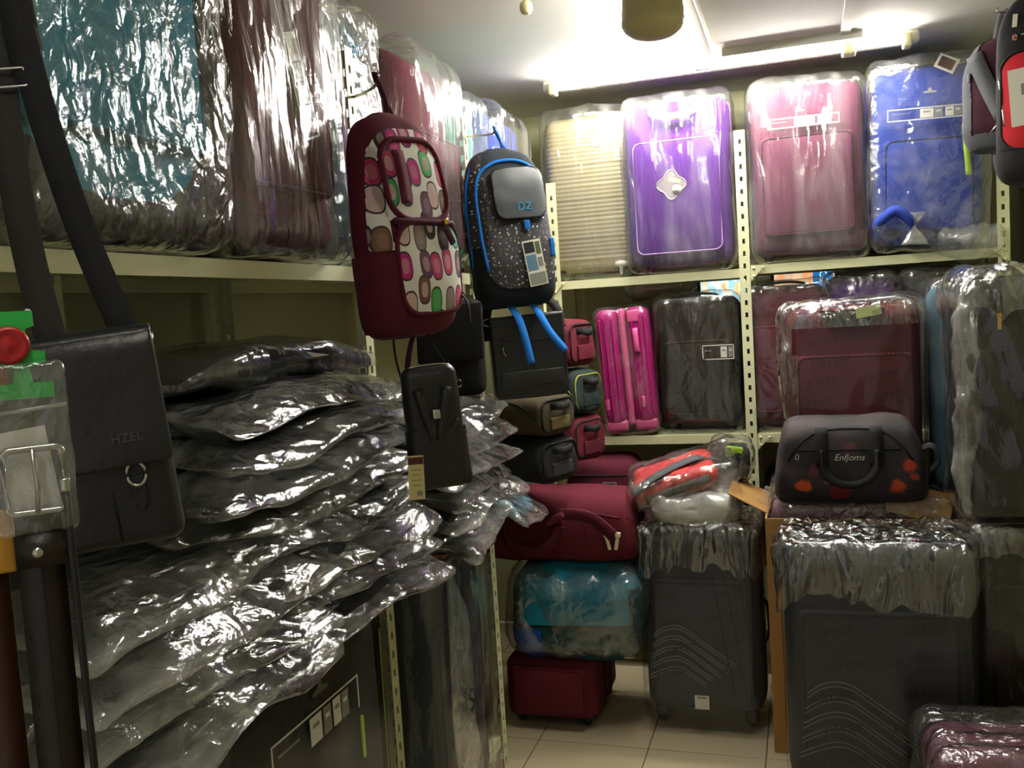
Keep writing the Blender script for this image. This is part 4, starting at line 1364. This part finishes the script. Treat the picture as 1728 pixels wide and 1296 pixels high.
def loop_on(tree, w, h, r, c, rad, m, parent, name, off=.004, a0=0, a1=None):
    P = rrect(w, h, r, c, 7)
    P = [p for p in P if front(tree, p[0], p[1]) is not None]
    return mk(name, line_on(tree, P, rad, True, off, 6), m, parent)
loop_on(t1, .185, .185, .055, (0.006, .355), .008, maroon_fab, g1, 'panel_trim')
loop_on(t1, .205, .205, .05, (.012, .155), .006, maroon_fab, g1, 'pocket_trim', .010)
mk('pocket_zip', line_on(t1, [(-.09 + .19 * i / 16, .262 - .0006 * i) for i in range(17)], .008, False, .010), plum_fab, g1)
mk('zip_flap', ribbon([p for p in (front(t1, -.045 - .0004 * i, .42 - .012 * i, .014) for i in range(11))], .032, .003, (1, 0, 0)), maroon_fab, g1)
mk('zip_pull', rbox(.018, .006, .045, .003, (1, 1, 1), 2), plum_fab, g1, True, (.075, front(t1, .075, .22, .02)[1], .205), (0, -.5, 0))
mk('zip_slider', rbox(.014, .008, .014, .003, (1, 1, 1), 2), gold, g1, True, (.06, front(t1, .06, .25, .018)[1], .25))
mk('side_pocket', patch(b1, lambda c, n: n[0] < -.3 and c[2] < .19 and c[2] > .02, .008), maroon_fab, g1)
P = catmull(wl(g1, [(-.905, 2.02, 2.055), (-.918, 2.03, 2.12), (-.945, 2.05, 2.175), (-.93, 2.06, 2.12), (-.89, 2.04, 2.05)]), 8)
mk('hang_loop', ribbon(P, .028, .003, wl(g1, [(1, 0, 0)])[0]), plum_fab, g1)
P = catmull(wl(g1, [(-.86, 1.99, 1.575), (-.87, 1.97, 1.53), (-.86, 1.925, 1.47), (-.835, 1.91, 1.42), (-.82, 1.90, 1.36)]), 8)
mk('dangling_strap', ribbon(P, .024, .002, wl(g1, [(.6, .5, 1.3)])[0]), plum_fab, g1)
P = catmull(wl(g1, [(-.79, 2.08, 1.66), (-.755, 2.06, 1.63), (-.75, 2.06, 1.58)]), 6)
mk('strap_end', ribbon(P, .008, .002, (1, 0, 0)), black_fab, g1)
mk('post_hook', tube(catmull(wl(g1, [(-1.05, 2.14, 2.16), (-.99, 2.09, 2.155), (-.948, 2.055, 2.158), (-.935, 2.045, 2.18)]), 6), .004, 6), chrome, g1)

doodle = blobs('doodle_print', '#2a2b31', ['#c9c9c9', '#8d8433', '#5a5a60', '#7a3a3a', '#44454c', '#9a9aa0'], 70, .19, (1, 1, 1), rand=1.0)
g2 = thing('backpack', 'navy doodle print backpack with bright blue zips and picture tag', 'backpack', (-.885, 2.885, 1.612), 36, 'backpacks hanging on the rack posts', (0, -3))
b2 = pack_body(.27, .15, .515, 302, 2.9, 160, 16)
recalc(mk('body', b2, fabric('dark_navy_fabric', '#1f242b'), g2))
t2 = bvh(b2)
mk('printed_panel', patch(b2, lambda c, n: n[1] < -.1 and inr(c[0], c[2], .01, .25, .235, .38, .08), .003), doodle, g2)
mk('gusset_panel', patch(b2, lambda c, n: n[0] < -.3 and c[2] > .2 and c[1] < .03, .003), doodle, g2)
up_p = patch(b2, lambda c, n: n[1] < -.1 and inr(c[0], c[2], .025, .36, .165, .155, .03), .016)
mk('upper_pocket', up_p, mat('smoky_mesh', '#2d3338', rough=.45), g2)
loop_on(t2, .168, .16, .03, (.025, .36), .005, black_fab, g2, 'pocket_trim', .014)
text('pocket_mark', 'DZ', .035, mat('cyan_print', '#2a8fb8', rough=.6), g2, (.035, front(t2, .035, .315, .018)[1], .315))
mk('pocket_tab', rbox(.02, .006, .03, .003, (1, 1, 1), 2), royal_fab, g2, True, (.035, front(t2, .035, .255, .012)[1], .242))
arc = [(-.105, .12), (-.112, .20), (-.113, .30), (-.108, .38), (-.09, .43), (-.05, .458), (.0, .468), (.05, .462), (.09, .44)]
mk('blue_zip', line_on(t2, catmull(arc, 5), .006, False, .004), royal_fab, g2)
V = [(-.134, -.02, .14), (-.138, -.02, .22), (-.138, -.016, .32), (-.128, -.012, .40), (-.10, -.008, .46), (-.05, -.004, .495)]
mk('blue_zip', tube(catmull(V, 5), .006, 6), royal_fab, g2)
zp = front(t2, .12, .2, .006) or (.12, -.06, .2)
mk('blue_zip_pull', rbox(.016, .01, .06, .004, (1, 1, 2), 2), royal_fab, g2, True, (zp[0], zp[1] - .006, .15))
tz = front(t2, .045, .14, .008)
tgo = mk('picture_tag', box(.062, .0015, .145), white_card, g2, False, (tz[0], tz[1] - .004, .135), (0, math.radians(-6), 0))
for x, z, w, h, mm in ((-.010, .05, .034, .034, dark_print), (-.010, .002, .034, .05, mat('sky_photo', '#5f86a0', rough=.5)), (0, -.05, .054, .036, mat('beach_photo', '#8a8f86', rough=.5)), (.019, .045, .016, .04, mat('green_photo', '#5b6646', rough=.5)), (.019, .0, .016, .03, grey_card)):
    mk('tag_picture', box(w, .001, h, (x, -.001, z)), mm, tgo, False)
for x0, dx, L in ((-.03, -.01, .15), (.045, .035, .10)):
    P = catmull([(x0, -.02, .01), (x0 + .004, -.075, -.03), (x0 + .015 + dx * .3, -.095, -.09), (x0 + .035 + dx, -.098, -.10 - L * .55)], 7)
    mk('blue_strap', ribbon(P, .026, .003, (1, .15, 0)), royal_fab, g2)
P = catmull(wl(g2, [(-.90, 2.91, 2.10), (-.925, 2.93, 2.17), (-.945, 2.945, 2.205), (-.925, 2.94, 2.16), (-.875, 2.90, 2.10)]), 8)
mk('hang_loop', ribbon(P, .022, .003, wl(g2, [(1, 0, 0)])[0]), royal_fab, g2)
mk('post_hook', tube(catmull(wl(g2, [(-1.05, 2.97, 2.195), (-1.0, 2.96, 2.19), (-.95, 2.948, 2.19), (-.94, 2.945, 2.215)]), 6), .004, 6), chrome, g2)

# ------------------------------------------------------------------ leather bags
ms = thing('messenger_bag', 'black leather messenger bag with a chrome clasp hanging nearest', 'bag', (-0.8279, 0.9435, 1.3364), 35, tilt=(0, -5))
ms.scale = (.925, .925, .925)
bv = soften(rbox(.155, .05, .285, .016, (8, 3, 12), 3), .003, 10, 311)
mk('body', bv, black_leather, ms)
fl = soften(rbox(.16, .012, .185, .005, (10, 1, 12), 2), .002, 14, 312)
V, F = fl
V[:, 1] += .018 * np.clip((V[:, 2] - .165) / .02, 0, 1) ** 2
flap = mk('flap', (V, F), leather('flap_leather', '#1f1f21', rough=.36), ms, True, (.004, -.034, .11))
text('embossed_lettering', 'HZEL', .017, mat('embossed_grey', '#4a4a4c', rough=.4), flap, (.028, -.008, .038), (math.pi / 2, 0, 0))
mk('top_fold', move(rot(loft([(-.0775, .004, .004, 0, 0), (-.077, .020, .009, 0, 0), (-.07, .026, .012, 0, 0), (.07, .026, .012, 0, 0), (.077, .020, .009, 0, 0), (.0775, .004, .004, 0, 0)], 24, 4, 2.2, 'yzx'), 0), (.002, -.010, .282)), leather('fold_leather', '#1f1f21', rough=.36), ms)
cl = mk('clasp_ring', tube([(.012 * math.cos(a), 0, .016 * math.sin(a)) for a in np.linspace(0, 2 * math.pi, 20, endpoint=False)], .0024, 6, True), chrome, ms, True, (.034, -.036, .098))
mk('clasp_tongue', extrude([(-.008, .01), (.008, .01), (.008, -.025), (0, -.04), (-.008, -.025)], .003, 'xzy'), black_leather, ms, False, (.034, -.030, .085))
mk('front_seam', tube([(.0, -.0262, .01), (.0, -.0262, .10)], .0015, 5), black_fab, ms)
mk('strap_ring', tube([(-.078 + .008 * math.cos(a), 0, .27 + .012 * math.sin(a)) for a in np.linspace(0, 2 * math.pi, 16, endpoint=False)], .002, 6, True), chrome, ms)
hk = (-0.9361, 0.9528, 2.0791)
P = catmull(wl(ms, [hk, (-0.9278, 0.9528, 2.0255), (-0.9019, 0.9528, 1.8960), (-0.8649, 0.9574, 1.7480), (-0.8122, 0.9620, 1.6000)]), 10)
side = wl(ms, [tuple(Vector(ms.location) + Vector((.66, .52, .15)))])[0]
side = tuple(Vector(side))
mk('shoulder_strap', ribbon(P, .038, .003, Vector(side)), black_fab, ms)
P = catmull(wl(ms, [hk, (-0.9454, 0.9435, 2.0070), (-0.9389, 0.9343, 1.8590), (-0.9204, 0.9296, 1.7110), (-0.8926, 0.9250, 1.5908)]), 10)
mk('shoulder_strap', ribbon(P, .040, .003, Vector(side)), fabric('grey_webbing', '#2c2b28'), ms)  # this half of the strap is a lighter grey
P = wl(ms, [(-0.9361, 0.9361, 1.9284)])[0]
Rg = [(P[0] + .026 * math.copysign(min(1, abs(1.5 * math.cos(a))), math.cos(a)), P[1] - .004, P[2] + .012 * math.copysign(min(1, abs(1.5 * math.sin(a))), math.sin(a))) for a in np.linspace(0, 2 * math.pi, 28, endpoint=False)]
mk('strap_slider', tube(Rg, .0022, 6, True), chrome, ms)

sg = thing('sling_bag', 'small black leather sling bag with a cream swing tag', 'bag', (-.80, 1.935, 1.205), 30, tilt=(0, -3))
V, F = soften(rbox(.125, .055, .285, .024, (8, 4, 12), 4), .002, 9, 321)
V[:, 0] *= 1 + .10 * (1 - V[:, 2] / .285)
mk('body', (V, F), black_leather, sg)
tsg = bvh((V, F))
mk('top_zip', tube(catmull([(-.06, -.002, .22), (-.058, -.004, .262), (-.04, -.006, .284), (.04, -.006, .284), (.058, -.004, .262), (.06, -.002, .22)], 6), .0025, 6), chrome, sg)
pkt = patch((V, F), lambda c, n: n[1] < -.3 and c[2] < .135 and c[2] > .01, .006)
mk('front_pocket', pkt, black_leather, sg)
mk('pocket_edge', line_on(tsg, catmull([(-.05, .150), (-.03, .132), (.0, .124), (.03, .132), (.052, .160)], 5), .0025, False, .005), leather('edge_leather', '#2e2e30'), sg)
for sx in (-1, 1):
    P = [p for p in (front(tsg, sx * (.034 - .004 * i), .235 - .017 * i, .005) for i in range(8)) if p]
    mk('strap_tab', ribbon(P, .022, .004, (1, 0, 0)), leather('tab_leather', '#19191a'), sg)
b_ = front(tsg, .004, .175, .008)
mk('buckle', rbox(.018, .006, .022, .003, (1, 1, 1), 2), chrome, sg, True, (b_[0], b_[1], .165))
mk('ring', tube([(.068 + .006 * math.cos(a), 0, .235 + .008 * math.sin(a)) for a in np.linspace(0, 2 * math.pi, 14, endpoint=False)], .0015, 6, True), chrome, sg)
mk('shoulder_strap', ribbon(catmull(wl(sg, [(-.865, 1.915, 1.43), (-.905, 1.96, 1.52), (-.95, 2.05, 1.66), (-1.03, 2.13, 1.78)]), 8), .022, .003, (0, 1, 0)), black_fab, sg)
mk('shoulder_strap', ribbon(catmull(wl(sg, [(-.745, 1.965, 1.44), (-.80, 1.99, 1.50), (-.90, 2.06, 1.62), (-1.03, 2.13, 1.77)]), 8), .018, .003, (0, 1, 0)), black_fab, sg)
tg = mk('swing_tag', rbox(.036, .0015, .10, .0007, (2, 1, 4), 1), cream_card, sg, False, (-.062, -.034, -.010), (0, math.radians(4), 0))
mk('tag_head', box(.034, .001, .016, (0, -.001, .088)), maroon_card, tg, False)
for k in range(4):
    mk('tag_print', box(.022 - .003 * (k % 2), .001, .0025, (0, -.001, .068 - .012 * k)), mat('tan_print', '#a89a5e', rough=.8), tg, False)
mk('tag_stamp', box(.012, .001, .011, (.006, -.001, .014)), grey_card, tg, False)

sa = thing('satchel', 'wide black leather satchel under the doodle print backpack', 'bag', (-.868, 2.93, 1.312), 26, tilt=(0, -2))
mk('body', soften(rbox(.25, .085, .275, .02, (8, 4, 8), 3), .002, 8, 331), black_leather, sa)
V, F = soften(rbox(.245, .012, .262, .006, (12, 1, 12), 2), .0015, 12, 332)
fp = mk('flap', (V, F), leather('satchel_leather', '#1b1c1d', rough=.4), sa, True, (0, -.050, .012))
mk('flap_stitch', tube([(x, -.0075, z) for x, z in rrect(.232, .245, .012, (0, .132), 4)], .0012, 5, True), char_fab, fp)
mk('flap_ridge', rbox(.21, .006, .05, .003, (4, 1, 2), 2), leather('ridge_leather', '#212223', rough=.42), fp, True, (.003, -.008, .03))
mk('flap_seam', tube([(-.11, -.0075, .19), (-.03, -.0075, .178), (.06, -.0075, .18), (.12, -.0075, .19)], .0012, 5), char_fab, fp)
mk('clasp', tube(catmull([(-.085, -.008, .165), (-.088, -.013, .155), (-.083, -.013, .14), (-.078, -.008, .132)], 5), .002, 6), chrome, fp)
mk('strap_slider', tube([(-.12 + .02 * math.cos(a), -.03, .26 + .012 * math.sin(a)) for a in np.linspace(0, 2 * math.pi, 18, endpoint=False)], .002, 6, True), chrome, sa)
mk('shoulder_strap', ribbon(catmull([(-.125, -.01, .20), (-.128, -.02, .27), (-.10, .0, .36), (-.08, .06, .43)], 8), .03, .003, (1, 0, 0)), black_fab, sa)
mk('shoulder_strap', ribbon(catmull([(.125, 0, .22), (.11, .03, .30), (.0, .06, .38), (-.08, .065, .43)], 8), .03, .003, (1, 0, 0)), black_fab, sa)
mk('post_hook', tube(catmull(wl(sa, [(-1.05, 2.97, 1.735), (-1.0, 2.965, 1.73), (-.955, 2.95, 1.73), (-.945, 2.945, 1.75)]), 6), .004, 6), chrome, sa)
bk = thing('shoulder_bag', 'plain black cloth bag hanging in shadow left of the satchel', 'bag', (-1.05, 2.70, 1.345), 18)
mk('body', soften(rbox(.20, .10, .30, .03, (6, 4, 8), 3), .006, 8, 341), black_fab, bk)
mk('flap', soften(rbox(.205, .014, .18, .006, (6, 1, 6), 2), .003, 9, 342), black_fab, bk, True, (0, -.056, .11))
mk('shoulder_strap', ribbon(catmull([(-.09, 0, .27), (-.06, 0, .34), (-.01, .04, .39), (.04, .03, .33), (.09, 0, .26)], 7), .03, .003, (0, 1, 0)), black_fab, bk)

# ------------------------------------------------------------------ belts on the near rail
pouch = film('pouch_film', haze=(.05, .16), gloss=1.2, bscale=30, bump=.3, rough=.1)
def belt(label, loc, rz, m, full=True):
    """hangs down from its hanger: local -y faces the viewer, hanger foot at z = 0"""
    t = thing('belt', label, 'belt', loc, rz, 'belts hanging on green hangers')
    mk('strap', ribbon([(.003 * math.sin(3 * z), 0, z) for z in np.linspace(-.11, -1.0, 30)], .033, .0045, (1, 0, 0)), m, t)
    mk('stitching', tube([(.003 * math.sin(3 * z), -.0028, z) for z in np.linspace(-.12, -1.0, 24)], .0007, 4), char_fab, t)
    mk('keeper_loop', ribbon([(0, -.004, -.124), (0, -.0045, -.150)], .037, .008, (1, 0, 0)), m, t)
    mk('rivet', move(rot(lathe([(.0045, 0), (.004, .002), (.001, .0026)], 12), math.pi / 2, 'x'), (-.003, -.0085, -.138)), chrome, t)
    R = rrect(.042, .050, .006, (0, -.082), 4)
    bu = mk('buckle', tube([(x, -.004, z) for x, z in R], .003, 8, True), chrome, t)
    mk('prong', tube([(.0, -.008, -.057), (.002, -.009, -.082), (0, -.006, -.107)], .0022, 6), chrome, bu)
    H_ = [(-.03, -.018), (.020, -.018), (.020, -.006), (.006, -.006), (.004, .006), (.016, .010), (.016, .018), (.004, .020), (.004, .036), (.010, .038), (.010, .050), (-.03, .050), (-.03, .038), (-.006, .036), (-.006, .020), (-.02, .018), (-.02, .010), (-.006, .006), (-.008, -.006), (-.03, -.006)]
    hg = recalc(mk('hanger', extrude(H_, .004, 'xzy'), hanger_green, t, False))
    mk('knob', rot(lathe([(.0142, 0), (.0148, .003), (.0135, .006), (.011, .0062), (.009, .005), (.004, .007), (.001, .0075)], 28), math.pi / 2, 'x'), red_plastic, hg, True, (-.008, -.002, .024))
    V, F = crumple(rbox(.058, .016, .135, .007, (8, 3, 14), 2), .0016, 40, 351)
    po = mk('pouch', (V, F), pouch, t, True, (.0, -.002, -.124))
    mk('pouch_seam', tube([(-.027, -.009, .096), (.028, -.009, .100)], .0016, 5), milky, po)
    mk('price_card', box(.036, .001, .066), white_card, t, False, (-.004, .004, -.075), (0, math.radians(-6), 0))
    return t
belt('black belt with steel buckle in a clear pouch on green hanger', (-.577, .566, 1.574), 43, brown_leather)
b = thing('belt', 'dark brown belt at the left edge with a yellow paper band', 'belt', (-.620, .552, 1.574), 43, 'belts hanging on green hangers')
mk('strap', ribbon([(0, 0, z) for z in np.linspace(0, -1.0, 24)], .030, .0045, (1, 0, 0)), leather('chestnut_leather', '#3a1f14'), b)
mk('paper_band', rbox(.032, .009, .05, .003, (2, 1, 2), 2), yellow_paper, b, True, (.006, -.004, -.155))
mk('hanger', box(.040, .004, .06, (.008, -.003, .02)), red_plastic, b, False)
th = thing('belt', 'narrow black belt hanging edge on beside the messenger bag', 'belt', (-.566, .585, 1.46), 43, 'belts hanging on green hangers')
mk('strap', ribbon([(.0, 0, z) for z in np.linspace(.03, -.9, 24)], .0055, .03, (1, 0, 0)), black_leather, th)
mk('stud', rbox(.008, .034, .012, .003, (1, 1, 1), 2), chrome, th, True, (0, 0, .02))
ch_ = thing('hanging_cord', 'thin steel cord carrying the belts from the rail', 'cord', (-.606, .57, 1.58))
mk('cord', tube([(0, 0, .02), (0, 0, .54)], .002, 6), chrome, ch_)
mk('hook', tube(catmull([(0, 0, .03), (.012, .004, .02), (.02, .004, .03), (.035, .0, .045)], 5), .002, 6), chrome, ch_)

# ------------------------------------------------------------------ backpacks at the right wall
g3 = thing('backpack', 'maroon backpack with grey straps hanging at the right edge', 'backpack', (.645, 3.42, 2.03), -30, 'backpacks hanging by the right wall')
b3 = pack_body(.21, .14, .36, 361, 2.9, 128, 12)
recalc(mk('body', b3, fabric('dark_maroon_fabric', '#3a1a24'), g3))
mk('grey_side', patch(b3, lambda c, n: n[0] < -.3, .003), grey_fab, g3)
mk('base_panel', patch(b3, lambda c, n: c[2] < .05, .004), grey_fab, g3)
t3 = bvh(b3)
mk('grey_strap', ribbon([p for p in (front(t3, -.06 + .010 * i, .31 - .022 * i, .008) for i in range(11)) if p], .05, .008, (1, 0, .35)), grey_fab, g3)
mk('zip_pull', rbox(.010, .006, .03, .003, (1, 1, 1), 2), grey_plastic, g3, True, (-.07, front(t3, -.07, .24, .008)[1], .22))
mk('cord_pull', tube([front(t3, .045, .085, .016), front(t3, .02, .06, .02), front(t3, -.01, .035, .02)], .002, 5), chrome, g3)
mk('hang_loop', ribbon(catmull([(-.02, .03, .35), (-.01, .04, .42), (.0, .05, .45), (.02, .04, .42), (.03, .03, .35)], 6), .02, .003, (1, 0, 0)), grey_fab, g3)
mk('wall_hook', tube(catmull(wl(g3, [(.90, 3.44, 2.48), (.80, 3.44, 2.475), (.66, 3.45, 2.475), (.65, 3.45, 2.49)]), 5), .005, 6), chrome, g3)
g4 = thing('backpack', 'black and red backpack with a white tag at the right edge', 'backpack', (.675, 2.985, 1.875), -18, 'backpacks hanging by the right wall')
b4 = pack_body(.24, .16, .53, 362, 2.9, 160, 16)
recalc(mk('body', b4, black_fab, g4))
mk('red_panel', patch(b4, lambda c, n: n[1] < -.15 and inr(c[0], c[2], .02, .22, .23, .27, .05), .006), red_fab, g4)
mk('base_panel', patch(b4, lambda c, n: c[2] < .085 and c[2] > .0, .010), char_fab, g4)
t4 = bvh(b4)
loop_on(t4, .22, .27, .05, (.012, .22), .005, black_fab, g4, 'panel_trim', .006)
yz = front(t4, .0, .2, .02)[1]
t_ = mk('white_tag', box(.10, .0015, .155), white_card, g4, False, (-.022, yz - .006, .225), (0, math.radians(-3), 0))
mk('tag_print', box(.06, .001, .03, (.01, -.001, .02)), grey_card, t_, False)
mk('tag_print', box(.05, .001, .04, (.012, -.001, -.04)), grey_card, t_, False)
text('bag_lettering', 'e', .035, mat('copper_print', '#b06a45', rough=.5), g4, (-.062, front(t4, -.062, .40, .004)[1], .40), (math.pi / 2, 0, -.3))
text('bag_lettering', '-cr', .035, silver_print, g4, (-.028, front(t4, -.028, .405, .004)[1], .405), (math.pi / 2, 0, -.15))
mk('side_label', box(.012, .002, .035), white_card, g4, False, (-.062, front(t4, -.062, .44, .004)[1], .445), (0, .1, 0))
mk('chrome_zip', tube([p for p in (front(t4, -.105 + .002 * i, .30 - .018 * i, .006) for i in range(9)) if p], .0035, 6), chrome, g4)
mk('hang_loop', ribbon(catmull([(-.03, .03, .52), (-.02, .04, .58), (.0, .05, .61), (.03, .04, .58), (.04, .03, .52)], 6), .022, .003, (1, 0, 0)), red_fab, g4)
mk('wall_hook', tube(catmull(wl(g4, [(.90, 3.03, 2.49), (.80, 3.03, 2.485), (.69, 3.03, 2.485), (.68, 3.03, 2.51)]), 5), .005, 6), chrome, g4)
